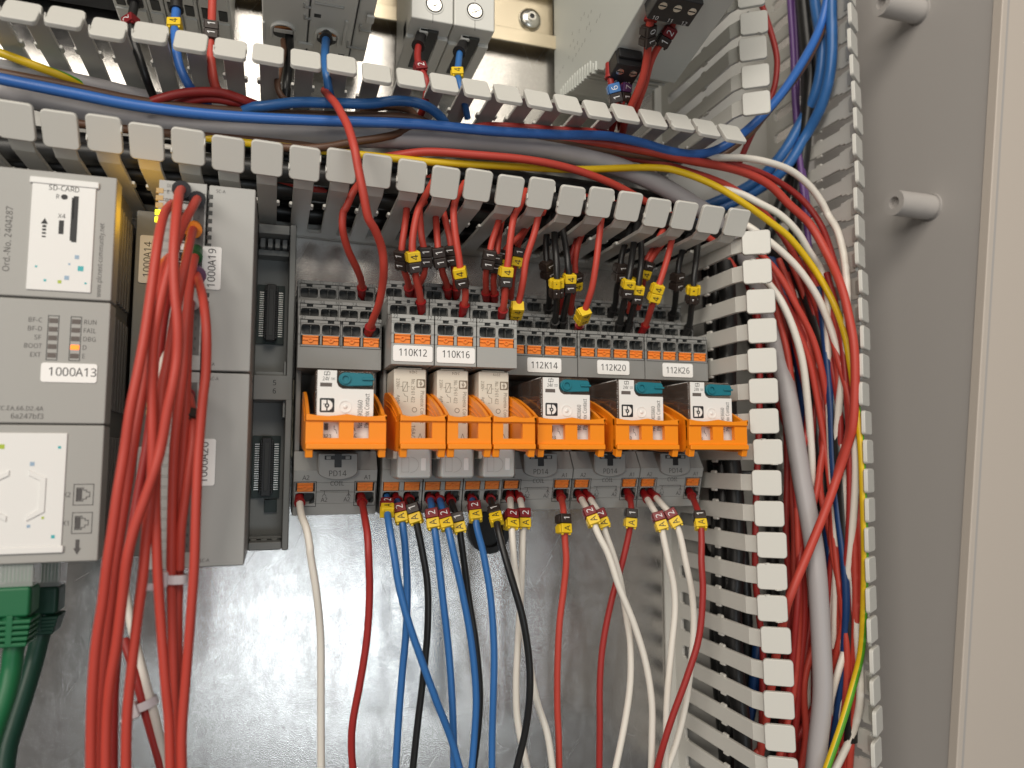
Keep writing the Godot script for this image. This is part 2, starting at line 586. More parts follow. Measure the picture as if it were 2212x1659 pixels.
func build_setting() -> void:
	var m := MB.new()
	m.bx(-190, 262, -230, 330, -2.0, 0.0, 0.4)
	single("mounting_plate", m, "galvanised_steel", Vector3(0, 0, 0), "", "", "", "structure")
	m = MB.new()
	m.bx(-230, 330, -260, 360, -34.0, -30.0, 0.4)
	single("cabinet_back_wall", m, "enclosure_paint", Vector3(0, 0, -30), "", "", "", "structure")
	# side wall with its sloping front rim
	var w := thing("cabinet_side_wall", "grey moulded cabinet side wall to the right of the wiring duct", "cabinet wall", Vector3(300, 0, 0))
	var a := at_x(2160, 0, 300)
	var b := at_x(2060, 1659, 300)
	var d := (a - b) / (a.y - b.y)
	a = b + d * (360.0 - b.y)
	b = b + d * (-260.0 - b.y)
	m = MB.new()
	m.t = Transform3D(Basis(Vector3(0, 0, -1), Vector3(0, 1, 0), Vector3(1, 0, 0)), Vector3(300, 0, 0))
	m.prism(PackedVector2Array([Vector2(-b.z, b.y), Vector2(32, b.y), Vector2(32, a.y), Vector2(-a.z, a.y)]), 0.0, 6.0, 0.0)
	part("wall_panel", m, "enclosure_paint", w)
	m = MB.new()
	var up := d.normalized()
	m.t = Transform3D(Basis(Vector3(1, 0, 0), up, Vector3(1, 0, 0).cross(up)), b)
	var len := a.distance_to(b)
	m.bx(-0.9, 1.1, 0, len, -3.0, 2.2, 0.7)
	m.bx(1.1, 4.5, 0, len, -3.0, 0.4, 0.3)
	part("rim_bead", m, "enclosure_rim", w)
	m = MB.new()
	m.t = Transform3D(Basis(Vector3(1, 0, 0), up, Vector3(1, 0, 0).cross(up)), b)
	m.bx(4.5, 150, 0, len, -4.0, -0.2, 0.3)
	part("front_flange", m, "enclosure_rim", w)
	for q in [[1931.0, 438.0], [1903.0, 6.0]]:
		var tip := un(q[0], q[1], 50)
		m = MB.new()
		var base := Vector3(300.5, tip.y, tip.z)
		m.ring(base, tip, 3.0, 6.1, 32)
		m.cyl(base + Vector3(-1.2, 0, 0), base, 6.4, 7.4, 32, false)
		m.cyl(tip + Vector3(3.0, 0, 0), tip + Vector3(2.8, 0, 0), 3.05, 3.05, 20)
		part("screw_boss", m, "enclosure_paint", w)
	# black cable grommet in the plate
	var gp := un(1055, 1150, 1.5)
	m = MB.new()
	m.ring(Vector3(gp.x, gp.y, 0), Vector3(gp.x, gp.y, 4.0), 6.5, 9.3, 28)
	m.cyl(Vector3(gp.x, gp.y, 0.1), Vector3(gp.x, gp.y, 1.0), 6.6, 6.6, 28)
	single("cable_grommet", m, "black_rubber", Vector3(gp.x, gp.y, 0), "round black rubber grommet in the plate just below the middle relay sockets", "grommet")
	# small hole plug lower right behind the last socket
	gp = un(1545, 1170, 1.5)
	m = MB.new()
	m.ring(Vector3(gp.x, gp.y, 0), Vector3(gp.x, gp.y, 3.0), 6.0, 9.0, 28)
	m.cyl(Vector3(gp.x, gp.y, 0.1), Vector3(gp.x, gp.y, 0.8), 6.1, 6.1, 28)
	single("cable_grommet", m, "black_rubber", Vector3(gp.x, gp.y, 0), "black rubber grommet half hidden behind the duct fingers at lower right", "grommet")
	# rail that carries the relay sockets and the backplane
	var r := thing("mounting_rail", "zinc mounting rail running behind the relay sockets", "rail", Vector3(60, 20, 0))
	m = MB.new()
	m.bx(-100, 174, 12, 30, 0.1, 1.2, 0.2)
	m.bx(-100, 174, 30, 37, 6.3, 7.4, 0.2)
	m.bx(-100, 174, 5, 12, 6.3, 7.4, 0.2)
	m.bx(-100, 174, 29.4, 30.6, 0.1, 7.2, 0.2)
	m.bx(-100, 174, 11.4, 12.6, 0.1, 7.2, 0.2)
	part("rail_profile", m, "rail_zinc", r)
	# upper rail with its rivet
	r = thing("mounting_rail", "yellowish zinc rail with a big rivet at the top, beside the white breaker", "rail", Vector3(100, 215, 0))
	m = MB.new()
	m.bx(-130, 119, 208, 232, 0.1, 1.4, 0.2)
	m.bx(-130, 119, 202, 209, 6.2, 7.4, 0.35)
	m.bx(-130, 119, 207.6, 209, 0.1, 7.2, 0.3)
	m.bx(-130, 119, 231, 238, 6.2, 7.4, 0.35)
	m.bx(-130, 119, 231, 232.4, 0.1, 7.2, 0.3)
	part("rail_profile", m, "rail_zinc", r)
	var rv := un(1145, 42, 2.0)
	m = MB.new()
	m.cyl(Vector3(rv.x, rv.y, 1.2), Vector3(rv.x, rv.y, 2.2), 6.0, 5.6, 32)
	m.t = Transform3D(Basis.IDENTITY, Vector3(rv.x, rv.y, 2.2))
	m.dome(Vector3.ZERO, 5.5, 2.4, 32, 6)
	m.t = Transform3D.IDENTITY
	m.ring(Vector3(rv.x, rv.y, 4.2), Vector3(rv.x, rv.y, 5.2), 1.3, 2.2, 20)
	part("rivet_head", m, "screw_steel", r)
	m = MB.new()
	m.cyl(Vector3(rv.x, rv.y, 4.3), Vector3(rv.x, rv.y, 4.9), 1.25, 1.25, 16)
	part("rivet_pin", m, "black_plastic", r)

func finger_meshes() -> Array:
	# local frame: x along the duct, y into the duct, z off the plate, 0 at the wall's outer face
	var out := []
	for kind in 3:
		var m := MB.new()
		m.bx(-3.4, 3.4, 0, 1.7, 7, 61.7, 0.3)
		if kind == 2:   # shouldered kind of the far wall
			m.bx(-5.0, 5.0, 0.02, 1.68, 57.6, 63.0, 0.3)
			m.bx(-4.2, 4.6, 0.04, 1.66, 54.6, 58.0, 0.3)
		var d := Vector2(2.1, 6.0)
		var l := d.length() + 0.6
		m.t = Transform3D(Basis(Vector3(1, 0, 0), -atan2(d.x, d.y)), Vector3(0, 0.85, 61.2))
		m.bx(-3.4, 3.4, -0.85, 0.85, 0, l, 0.3)
		m.t = Transform3D(Basis(Vector3(1, 0, 0), deg_to_rad(34.0)), Vector3(0, 2.1, 66.7))
		m.prism(rounded(-5.15, 5.15, -0.4, 11.1, 1.5), 0.0, 1.9, 0.45, true)
		m.t = Transform3D.IDENTITY
		for s in [-1, 1]:   # break-off nubs
			m.bx(s * 3.1, s * 4.5, 0.1, 1.6, 38.6, 42.2, 0.6)
		if kind == 1:   # a finger snapped off at the nub of its neighbour leaves a burr
			m.bx(-5.35, -4.9, 3.4, 5.6, 69.0, 70.4, 0.2)
			m.bx(4.9, 5.3, 6.4, 9.0, 71.2, 73.0, 0.2)
		out.append(to_mesh(m, Vector3.ZERO))
	return out

func duct_wall(duct: Node3D, fm: Array, from: Vector3, along: Vector3, inward: Vector3, count: int, pitch: float) -> void:
	var b := Basis(along, inward, Vector3(0, 0, 1))
	if b.determinant() < 0:
		b = Basis(-along, inward, Vector3(0, 0, 1))
	for i in count:
		var p := from + along * (pitch * i) 
		var tilt := Basis(Vector3(0, 0, 1), rng.randf_range(-0.012, 0.012)) * Basis(inward.cross(Vector3(0, 0, 1)), rng.randf_range(-0.012, 0.012))
		spare("finger", fm[2 if inward.x < -0.5 else (1 if rng.randf() < 0.35 else 0)], "duct_plastic", duct, p, tilt * b)
	var m := MB.new()   # the unslotted foot of the wall, with rounded slot ends
	m.t = Transform3D(b, from + along * (pitch * (count - 1) * 0.5))
	var h := pitch * count * 0.5
	m.bx(-h, h, 0.02, 1.68, 0.05, 8.4, 0.3)
	for i in count:
		var x := (i - (count - 1) * 0.5) * pitch
		for s in [-1, 1]:
			m.bx(x + s * 3.2, x + s * 4.1, 0.05, 1.65, 8.0, 9.6, 0.3)
	part("wall_foot", m, "duct_plastic", duct)

func build_ducts() -> void:
	var fm := finger_meshes()
	var h := thing("wiring_duct", "light grey slotted wiring duct running across above the relay sockets", "wiring duct", Vector3(43, 126, 0), "slotted wiring ducts")
	# lower wall, outer face down
	var p0 := un(30, 262, 72) + Vector3(0, -5.8, 0)
	var p1 := un(1595, 478, 72) + Vector3(0, -5.8, 0)
	p0.z = 0
	p1.z = 0
	duct_wall(h, fm, p0 - (p1 - p0) / 21.0, (p1 - p0).normalized(), Vector3(0, 1, 0), 23, p0.distance_to(p1) / 21.0)
	var u0 := un(42, 30, 72) + Vector3(0, 7.2, 0)
	var u1 := un(1585, 290, 72) + Vector3(0, 7.2, 0)
	u0.z = 0
	u1.z = 0
	duct_wall(h, fm, u0 - (u1 - u0) / 21.0, (u1 - u0).normalized(), Vector3(0, -1, 0), 23, u0.distance_to(u1) / 21.0)
	var m := MB.new()
	m.prism(PackedVector2Array([Vector2(p0.x - 20, p0.y), Vector2(p1.x + 4, p1.y), Vector2(u1.x + 4, u1.y), Vector2(u0.x - 20, u0.y)]), 0.3, 1.9, 0.0)
	part("duct_floor", m, "duct_plastic_deep", h)
	var v := thing("wiring_duct", "light grey slotted wiring duct standing upright along the right side", "wiring duct", Vector3(208, 0, 0), "slotted wiring ducts")
	var a := un(1640, 522, 72) + Vector3(-6.0, 0, 0)
	var b := un(1690, 1597, 72) + Vector3(-6.0, 0, 0)
	a.z = 0
	b.z = 0
	var st := (b - a) / 16.0
	duct_wall(v, fm, a, st.normalized(), Vector3(1, 0, 0), 20, st.length())
	a = un(1628, -12, 72) + Vector3(-6.0, 0, 0)
	b = un(1637, 220, 72) + Vector3(-6.0, 0, 0)
	a.z = 0
	b.z = 0
	st = (b - a) / 4.0
	duct_wall(v, fm, a - st * 6.0, st.normalized(), Vector3(1, 0, 0), 11, st.length())
	a = un(1842, 37, 71) + Vector3(6.5, 0, 0)
	b = un(1896, 1626, 71) + Vector3(6.5, 0, 0)
	a.z = 0
	b.z = 0
	st = (b - a) / 26.0
	duct_wall(v, fm, a - st * 7.0, st.normalized(), Vector3(-1, 0, 0), 37, st.length())
	m = MB.new()
	m.bx(174.5, 244, -160, 290, 0.3, 1.8, 0.2)
	part("duct_floor", m, "duct_plastic_deep", v)

func arch(m: MB, r: float, leg: float, w: float, z0: float, z1: float) -> void:   # raised rim round a wire entry, opening downwards along -y
	var o := PackedVector2Array()
	for i in 13:
		var a := PI * i / 12.0
		o.append(Vector2(cos(a) * r, sin(a) * r))
	o.append(Vector2(-r, -leg))
	o.append(Vector2(-r + w, -leg))
	for i in 13:
		var a := PI - PI * i / 12.0
		o.append(Vector2(cos(a) * (r - w), sin(a) * (r - w)))
	o.append(Vector2(r - w, -leg))
	o.append(Vector2(r, -leg))
	m.prism(o, z0, z1, 0.15)

func build_upper_devices() -> void:
	var m := MB.new()
	# two-module switch at upper left; we look at its underside
	var yb := 176.0
	var t := thing("circuit_breaker", "grey two-module breaker with arched wire entries and the blue wire below it", "circuit breaker", Vector3(5, yb, 8), "breakers on the upper rail")
	var x0 := -16.2
	var x1 := 25.6
	for k in 3:
		var wa: float = [x0, x0 + 17.6, x0 + 35.2][k]
		var wb: float = [x0 + 17.4, x0 + 35.0, x1][k]
		m = MB.new()
		m.bx(wa, wb, yb + (0.0 if k < 2 else 1.2), yb + 75, 12, 66, 0.6)
		m.bx(wa + 0.4, wb - 0.4, yb + 0.6, yb + 60, 66, 72, 0.8)
		m.bx(wa + 1.0, wb - 1.0, yb + 6, yb + 60, 8, 13, 0.6)
		part("module_housing", m, "breaker_grey", t)
	var under := Basis(Vector3(1, 0, 0), Vector3(0, 0, 1), Vector3(0, -1, 0))   # drawing plane of the underside: x right, y off the plate, z down
	for q in [[612.0, 60.0], [707.0, 74.0]]:
		var c := at_y(q[0], q[1], yb)
		m = MB.new()
		m.t = Transform3D(under, c)
		arch(m, 4.9, 6.0, 0.9, -0.2, 1.5)
		part("entry_rim", m, "breaker_grey", t)
		m = MB.new()
		m.t = Transform3D(under, c)
		m.prism(rounded(-3.9, 3.9, -7.0, 3.4, 2.8), -0.2, 0.35, 0.0)
		part("wire_entry", m, "entry_dark", t)
		m = MB.new()
		m.t = Transform3D(under, c)
		m.bx(-3.6, 3.6, 0.6, 2.2, 0.3, 1.0, 0.2)
		part("clamp_plate", m, "copper", t)
		m = MB.new()
		m.t = Transform3D(under, c)
		m.bx(-3.7, 3.7, -1.9, 0.5, 0.3, 1.3, 0.2)
		part("clamp_bar", m, "breaker_grey", t)
	m = MB.new()
	for q in [[664.0, 12.0, 3.0, 2.6], [664.0, 36.0, 2.8, 3.2], [790.0, 62.0, 5.0, 4.0], [770.0, 98.0, 8.0, 5.0]]:
		var c := at_y(q[0], q[1], yb)
		m.bx(c.x - q[2] * 0.5, c.x + q[2] * 0.5, yb - 0.5, yb + 0.4, c.z - q[3] * 0.5, c.z - q[3] * 0.5 + 0.8, 0.1)
		m.bx(c.x - q[2] * 0.5, c.x - q[2] * 0.5 + 0.7, yb - 0.5, yb + 0.4, c.z - q[3] * 0.5, c.z + q[3] * 0.5, 0.1)
	m.bx(x0 + 19, x0 + 30, yb - 0.7, yb + 0.3, 52, 53, 0.2)
	part("moulded_latch", m, "breaker_dark", t)
	m = MB.new()
	for k in 2:   # dark joints between the modules
		m.bx(x0 + 17.38 + k * 17.6, x0 + 17.62 + k * 17.6, yb + 0.2, yb + 60, 12.5, 65.4, 0.02)
	for q in [[590.0, 108.0], [646.0, 118.0], [737.0, 120.0], [686.0, 34.0]]:
		var c := at_y(q[0], q[1], yb)
		m.bx(c.x - 1.3, c.x + 1.3, yb - 0.06, yb + 0.5, c.z - 1.2, c.z + 1.2, 0.04)
	part("housing_joint", m, "entry_dark", t)
	m = MB.new()
	for q in [[570.0, 66.0, 1.0, 14.0], [745.0, 70.0, 1.2, 18.0], [800.0, 40.0, 3.0, 5.0], [660.0, 96.0, 6.0, 3.5]]:
		var c := at_y(q[0], q[1], yb)
		m.bx(c.x - q[2] * 0.5, c.x + q[2] * 0.5, yb - 0.9, yb + 0.3, c.z - q[3] * 0.5, c.z + q[3] * 0.5, 0.3)
	part("moulded_rib", m, "breaker_grey", t)
	# white two-pole breaker
	yb = 177.5
	x0 = 40.0
	x1 = 74.6
	t = thing("circuit_breaker", "white two-pole breaker with two recessed front screws at the top middle", "circuit breaker", Vector3(57, yb, 8), "breakers on the upper rail")
	for k in 2:
		var wa := x0 + k * 17.4
		m = MB.new()
		m.bx(wa, wa + 17.2, yb + 1.0, yb + 80, 30, 50, 0.7)
		m.bx(wa + 0.3, wa + 16.9, yb, yb + 70, 9, 31, 0.5)
		m.bx(wa, wa + 4.6, yb - 0.6, yb + 8, 12, 38, 0.5)
		m.bx(wa + 12.6, wa + 17.2, yb - 0.6, yb + 8, 12, 40, 0.5)
		m.bx(wa + 4.4, wa + 8.2, yb - 0.8, yb + 4, 30, 44, 0.5)
		part("module_housing", m, "breaker_grey", t)
		m = MB.new()
		m.bx(wa + 4.8, wa + 12.4, yb - 0.25, yb + 1.0, 14, 44, 0.2)
		m.bx(wa + 8.6, wa + 8.75, yb + 0.2, yb + 40, 49.9, 50.08, 0.02)
		part("wire_entry", m, "entry_dark", t)
	for q in [[938.0, 10.0], [1026.0, 24.0]]:
		var c := un(q[0], q[1], 50.0)
		m = MB.new()
		m.ring(Vector3(c.x, c.y, 48.5), Vector3(c.x, c.y, 50.25), 3.5, 4.0, 28)
		part("screw_well", m, "breaker_grey", t)
		m = MB.new()
		m.cyl(Vector3(c.x, c.y, 49.0), Vector3(c.x, c.y, 50.1), 3.5, 3.5, 28)
		part("well_floor", m, "black_plastic", t)
		m = MB.new()
		m.t = Transform3D(Basis(Vector3(0, 0, 1), 0.5), Vector3(c.x, c.y, 50.1))
		m.ring(Vector3(0, 0, -0.2), Vector3(0, 0, 0.25), 0.8, 2.9, 24)
		m.bx(-2.7, 2.7, -0.45, 0.45, 0.0, 0.45, 0.1)
		part("screw", m, "screw_steel", t)
	# terminal blocks at the far left
	t = thing("terminal_block", "grey row of narrow terminal blocks at the upper left with three wires plugged in", "terminal block", Vector3(-49, 178, 8))
	for k in 7:
		m = MB.new()
		var wa := -70.5 + k * 6.1
		m.bx(wa, wa + 5.9, 178.0 + (k % 2) * 0.5, 250, 10, 47, 0.4)
		m.bx(wa + 0.6, wa + 5.3, 177.2, 181, 14, 24, 0.4)
		m.bx(wa + 0.9, wa + 5.0, 177.0, 181, 34, 44, 0.4)
		part("block", m, "breaker_grey", t)
		m = MB.new()
		m.bx(wa + 1.3, wa + 4.6, 177.6, 179, 25.5, 32.5, 0.3)
		part("wire_entry", m, "entry_dark", t)
	t = thing("dark_terminal_carrier", "dark device carrier cut off by the upper left corner of the frame", "terminal block", Vector3(-95, 185, 8))
	m = MB.new()
	m.bx(-125, -73, 186, 260, 5, 44, 0.8)
	part("carrier_body", m, "black_plastic", t)
	m = MB.new()
	m.bx(-88, -76, 184.5, 190, 26, 40, 0.6)
	part("light_cap", m, "breaker_grey", t)
	# tall grey device at upper right: its left flank, ribbed foot and slanted terminal face
	var sx := 118.0
	t = thing("power_supply", "tall light grey device with ribbed foot and black plugs at the upper right", "power supply", Vector3(sx, 170, 8))
	var wd := 34.0
	var prof := PackedVector2Array([Vector2(5, 250), Vector2(5, 181), Vector2(11, 176.5), Vector2(18, 174.0), Vector2(28, 170.6), Vector2(40, 169.4), Vector2(51, 169.2), Vector2(60.5, 163.6), Vector2(125, 179.2), Vector2(132, 186), Vector2(132, 250)])
	m = MB.new()
	m.t = Transform3D(Basis(Vector3(0, 0, 1), Vector3(0, 1, 0), Vector3(-1, 0, 0)), Vector3(sx + wd, 0, 0))
	m.prism(prof, 0.0, wd, 0.5)
	part("housing", m, "device_grey", t)
	m = MB.new()
	for i in 15:   # ribs wrapping the foot
		var f := i / 14.0
		var z := lerpf(14.0, 54.0, f)
		var y := 175.2 - 5.6 * sin(f * PI * 0.55) if z < 51 else 167.8
		m.bx(sx - 0.7, sx + wd, y - 0.9, y + 3.2 + 3.0 * sin(f * PI), z - 0.55, z + 0.55, 0.2)
	part("vent_rib", m, "device_grey", t)
	m = MB.new()
	for q in [[0.0, 0.0, 14.0], [1.0, 3.2, 20.0], [2.0, 6.2, 11.0], [3.0, -7.0, 8.0]]:
		for k in int(q[2] / 1.3):
			var c := at_x(1296.0 - k * 6.4 - q[0] * 9.0, 34.0 + k * 10.5 - q[0] * 5.0, sx)
			if rng.randf() < 0.7:
				m.t = Transform3D(Basis(Vector3(0, 0, 1), Vector3(0, 1, 0), Vector3(-1, 0, 0)), Vector3(sx - 0.06, c.y, c.z))
				m.line(Vector2(-0.6, -0.5), Vector2(-0.6 + rng.randf_range(0.3, 1.1), 0.5), 0.0, 0.28)
	part("printing", m, "soft_print", t)
	# slanted face frame: origin at its lower-left edge, x right, y up the slope, z outwards
	var sl := Vector3(0, 172.4 - 163.6, 97 - 60.5).normalized()
	var slope := Basis(Vector3(1, 0, 0), sl, Vector3(1, 0, 0).cross(sl))
	for q in [[2, 0.4, 0.4, 11.6, 11.5, ["16", "17"]], [3, 1.2, 34.6, 18.0, 11.5, ["10", "11", "12"]]]:
		m = MB.new()
		m.t = Transform3D(slope, Vector3(sx, 163.6, 60.5))
		m.bx(q[1], q[1] + q[3], q[2], q[2] + q[4], -1.0, 6.5, 0.6)
		m.bx(q[1] + 0.4, q[1] + q[3] - 0.4, q[2] + q[4] * 0.55, q[2] + q[4] + 1.6, -1.0, 4.0, 0.6)
		var plug := part("plug", m, "black_plastic", t)
		for k in q[0]:
			var cx: float = q[1] + q[3] * (k + 0.5) / q[0]
			m = MB.new()
			m.t = Transform3D(slope, Vector3(sx, 163.6, 60.5))
			m.cyl(Vector3(cx, q[2] + 7.4, 6.2), Vector3(cx, q[2] + 7.4, 6.75), 1.75, 1.6, 20)
			part("screw", m, "screw_steel", plug)
			m = MB.new()
			m.t = Transform3D(slope, Vector3(sx, 163.6, 60.5))
			m.bx(cx - 1.4, cx + 1.4, q[2] + 7.15, q[2] + 7.65, 6.6, 6.82, 0.02)
			part("screw_slot", m, "black_print", plug)
			m = MB.new()
			m.t = Transform3D(slope, Vector3(sx, 163.6, 60.5))
			write(m, q[5][k], 1.6, Vector3(cx, q[2] + 1.7, 6.6))
			part("lettering", m, "print_white", plug)

const RIGHT := Vector3(1, 0, 0)
const UP := Vector3(0, 1, 0)

func sticker(parent: Node3D, c: Vector3, size: Vector2, s: String, h: float, right := Vector3(1, 0, 0), up := Vector3(0, 1, 0), squeeze := 0.95, off := Vector2.ZERO) -> void:
	var m := MB.new()
	m.t = Transform3D(Basis(right, up, right.cross(up)), c)
	m.prism(rounded(-size.x * 0.5, size.x * 0.5, -size.y * 0.5, size.y * 0.5, 0.8), -0.1, 0.18, 0.05, true)
	var st := part("sticker", m, "white_label", parent)
	m = MB.new()
	var b := Basis(right, up, right.cross(up))
	write(m, s, h, c + b * Vector3(off.x, off.y, 0.24), right, up, 0, squeeze)
	part("lettering", m, "black_print", st)

func build_controller() -> void:
	var z := 68.0
	var t := thing("controller", "grey programmable controller with white inlays at the left edge, sticker 1000A13", "controller", Vector3(-90, 34, 5))
	var xr := -57.6
	var m := MB.new()
	m.bx(-130, xr - 1.2, -26.6, 94.6, 34, z - 1.5, 0.6)
	m.bx(-128, xr - 3.0, -25.5, 93.5, 6, 36, 0.5)
	part("housing", m, "controller_dark", t)
	for q in [[54.2, 94.8], [15.2, 53.8], [-26.8, 14.9]]:
		m = MB.new()
		m.bx(-130, xr, q[0], q[1], z - 8.0, z, 0.55)
		part("front_panel", m, "controller_grey", t)
	# slots of the side vents
	var ribs := []
	for row in [[56.0, 88.0], [20.0, 51.0], [-22.0, 11.5]]:
		for k in 5:
			m = MB.new()
			var zz := 37.5 + k * 4.6
			m.bx(xr - 1.5, xr - 0.1, row[0], row[1], zz, zz + 2.3, 0.3)
			part("vent_rib", m, "controller_dark", t)
	# white inlays
	m = MB.new()
	m.bx(-81.3, -63.4, 56.4, 92.2, z - 0.5, z + 0.5, 0.3)
	m.bx(-82.0, -62.6, 90.2, 92.4, z - 0.5, z + 0.9, 0.35)
	var sd := part("inlay", m, "panel_white", t)
	m = MB.new()
	m.bx(-92.0, -67.6, -23.6, 12.4, z - 0.5, z + 0.5, 0.3)
	m.bx(-92.0, -67.0, -23.8, -21.6, z - 0.5, z + 0.9, 0.35)
	var low := part("inlay", m, "panel_white", t)
	m = MB.new()   # raised bracket mark on the lower inlay
	for s in [-1, 1]:
		var c := Vector2(-79.8, -6.5)
		m.prism(PackedVector2Array([c + Vector2(s * 2.6, 7.6), c + Vector2(s * 7.2, 5.2), c + Vector2(s * 7.2, -5.0), c + Vector2(s * 2.6, -7.6), c + Vector2(s * 2.6, -6.0), c + Vector2(s * 5.6, -4.2), c + Vector2(s * 5.6, 4.4), c + Vector2(s * 2.6, 6.0)]), z + 0.4, z + 0.9, 0.12)
	part("relief", m, "panel_white", low)
	var zp := z + 0.56
	m = MB.new()
	write(m, "SD-CARD", 1.55, Vector3(-72.4, 89.3, zp))
	write(m, "R", 1.3, Vector3(-74.0, 86.6, zp))
	var disc := PackedVector2Array()
	for i in 16:
		disc.append(Vector2(-72.2 + cos(TAU * i / 16) * 0.95, 86.6 + sin(TAU * i / 16) * 0.85))
	m.prism(disc, zp - 0.1, zp + 0.02)
	m.rect(-69.6, -68.2, 72.3, 87.2, zp)
	m.rect(-70.1, -69.4, 72.7, 86.6, zp)
	m.rect(-73.3, -71.9, 74.6, 79.0, zp)
	write(m, "X4", 1.3, Vector3(-72.6, 80.4, zp))
	m.prism(PackedVector2Array([Vector2(-78.2, 77.5), Vector2(-76.3, 77.5), Vector2(-77.2, 79.3)]), zp - 0.1, zp + 0.02)
	for k in 4:
		m.rect(-77.75, -76.7, 77.1 - k * 1.15 - (0.75 - k * 0.1), 77.1 - k * 1.15, zp)
	part("lettering", m, "black_print", sd)
	for q in [["teal_square", [[-66.6, 64.0, 1.6], [-78.8, 63.8, 0.6], [-76.2, 59.6, 0.7], [-65.0, 59.4, 0.6]], sd], ["blue_square", [[-67.8, 67.6, 1.2], [-70.3, 60.8, 1.3], [-69.8, 65.2, 0.6]], sd], ["lime_square", [[-72.2, 59.4, 1.0]], sd],
			["teal_square", [[-69.6, 8.0, 0.8], [-70.0, -18.9, 1.0]], low], ["blue_square", [[-76.6, 3.0, 1.2], [-76.6, -15.6, 0.9]], low], ["lime_square", [[-84.8, 8.2, 1.4], [-73.0, -13.2, 0.7], [-87.0, -14.0, 1.4]], low]]:
		m = MB.new()
		for s in q[1]:
			m.rect(s[0] - s[2] * 0.5, s[0] + s[2] * 0.5, s[1] - s[2] * 0.5, s[1] + s[2] * 0.5, zp)
		part("printed_square", m, q[0], q[2])
	# status windows
	var zf := z + 0.06
	for col in 2:
		var cx: float = [-73.3, -67.1][col]
		m = MB.new()
		m.t = Transform3D.IDENTITY
		var y0 := 35.0
		var y1 := 48.6
		for s in [[cx - 1.55, cx - 1.35, y0, y1], [cx + 1.35, cx + 1.55, y0, y1], [cx - 1.55, cx + 1.55, y0 - 0.2, y0], [cx - 1.55, cx + 1.55, y1, y1 + 0.2]]:
			m.bx(s[0], s[1], s[2], s[3], z - 0.2, z + 0.12, 0.03)
		part("window_frame", m, "grey_print", t)
		for k in 5:
			m = MB.new()
			m.bx(cx - 1.2, cx + 1.2, 46.4 - k * 2.7, 47.9 - k * 2.7, z - 0.3, z + 0.1, 0.06)
			part("status_light", m, "led_orange_lit" if col == 1 and k == 3 else "led_window", t)
	m = MB.new()
	for k in 5:
		write(m, ["BF-C", "BF-D", "SF", "BOOT", "EXT"][k], 1.35, Vector3([-78.2, -78.2, -77.3, -78.4, -77.6][k], 47.2 - k * 2.7, zf))
		write(m, ["RUN", "FAIL", "DBG", "D", "E"][k], 1.35, Vector3(-64.9, 47.2 - k * 2.7, zf), RIGHT, UP, -1)
	write(m, "CC.CC.EA.66.D2.4A", 1.25, Vector3(-89.5, 19.8, zf), RIGHT, UP, -1, 1.02)
	write(m, "6a247bf3", 1.5, Vector3(-78.8, 17.5, zf))
	write(m, "X2", 1.4, Vector3(-67.0, -6.4, zf))
	write(m, "X1", 1.4, Vector3(-67.0, -15.0, zf))
	for k in 2:   # socket pictograms
		var o := Vector2(-65.2, -9.6 - k * 8.6)
		m.lines([o, o + Vector2(5.4, 0), o + Vector2(5.4, 6.3), o + Vector2(0, 6.3), o], zf, 0.22)
		m.lines([o + Vector2(0.8, 1.2), o + Vector2(2.6, 1.2), o + Vector2(2.6, 1.8), o + Vector2(3.5, 1.8), o + Vector2(3.5, 2.5), o + Vector2(4.4, 2.5), o + Vector2(4.4, 3.9), o + Vector2(3.5, 3.9), o + Vector2(3.5, 4.5), o + Vector2(2.6, 4.5), o + Vector2(2.6, 5.2), o + Vector2(0.8, 5.2), o + Vector2(0.8, 1.2)], zf, 0.22)
		m.rect(o.x + 0.8, o.x + 2.3, o.y + 1.4, o.y + 5.0, zf)
	m.rect(-64.0, -62.9, -22.8, -20.0, zf)
	m.prism(PackedVector2Array([Vector2(-64.5, -22.6), Vector2(-62.4, -22.6), Vector2(-63.45, -24.6)]), zf - 0.1, zf + 0.02)
	write(m, "Ord.-No. 2404287", 1.75, Vector3(-87.0, 72.0, zf), UP, -RIGHT, 0, 1.05)
	write(m, "2152", 1.75, Vector3(-90.2, 72.5, zf), UP, -RIGHT)
	write(m, "www.plcnext-community.net", 1.35, Vector3(-61.2, 67.3, zf), UP, -RIGHT, 0, 0.98)
	part("lettering", m, "soft_print", t)
	sticker(t, Vector3(-68.2, 31.0, z + 0.1), Vector2(15.4, 6.0), "1000A13", 2.5, RIGHT, UP, 0.98, Vector2(1.0, 0.3))
	# network plugs below the controller
	for k in 2:
		var g := "cable_green" if k == 0 else "cable_dark_green"
		var px := course("lb 130,80,62 130,250,62 120,700,62 105,760,62 90,900,62 40,1120,64 -40,1350,66 -140,1700,68") if k == 0 else course("lb 345,80,44 345,250,44 325,600,44 300,690,44 265,830,44 200,1050,46 120,1300,48 60,1500,50 30,1720,52")
		var c := thing("network_cable", ["bright green network cable hanging at the left edge of the frame", "darker green network cable just right of the bright green one"][k], "network cable", px[0], "network cables below the controller")
		m = MB.new()
		m.tube(smooth_path(px.slice(2), 8), 2.9, 16)
		part("cable", m, g, c)
		var a := px[0]
		var b := px[1]
		m = MB.new()
		m.bx(b.x - 5.4, b.x + 5.4, b.y, a.y + 4, b.z - 4.5, b.z + 4.5, 0.4)
		part("plug", m, "clear_plastic", c)
		m = MB.new()
		for i in 8:
			m.bx(b.x - 4.0 + i, b.x - 3.5 + i, b.y + 1.0, a.y + 4, b.z - 0.4, b.z + 0.4, 0.1)
		part("cores", m, "cable_green", c)
		m = MB.new()
		var e := px[2]
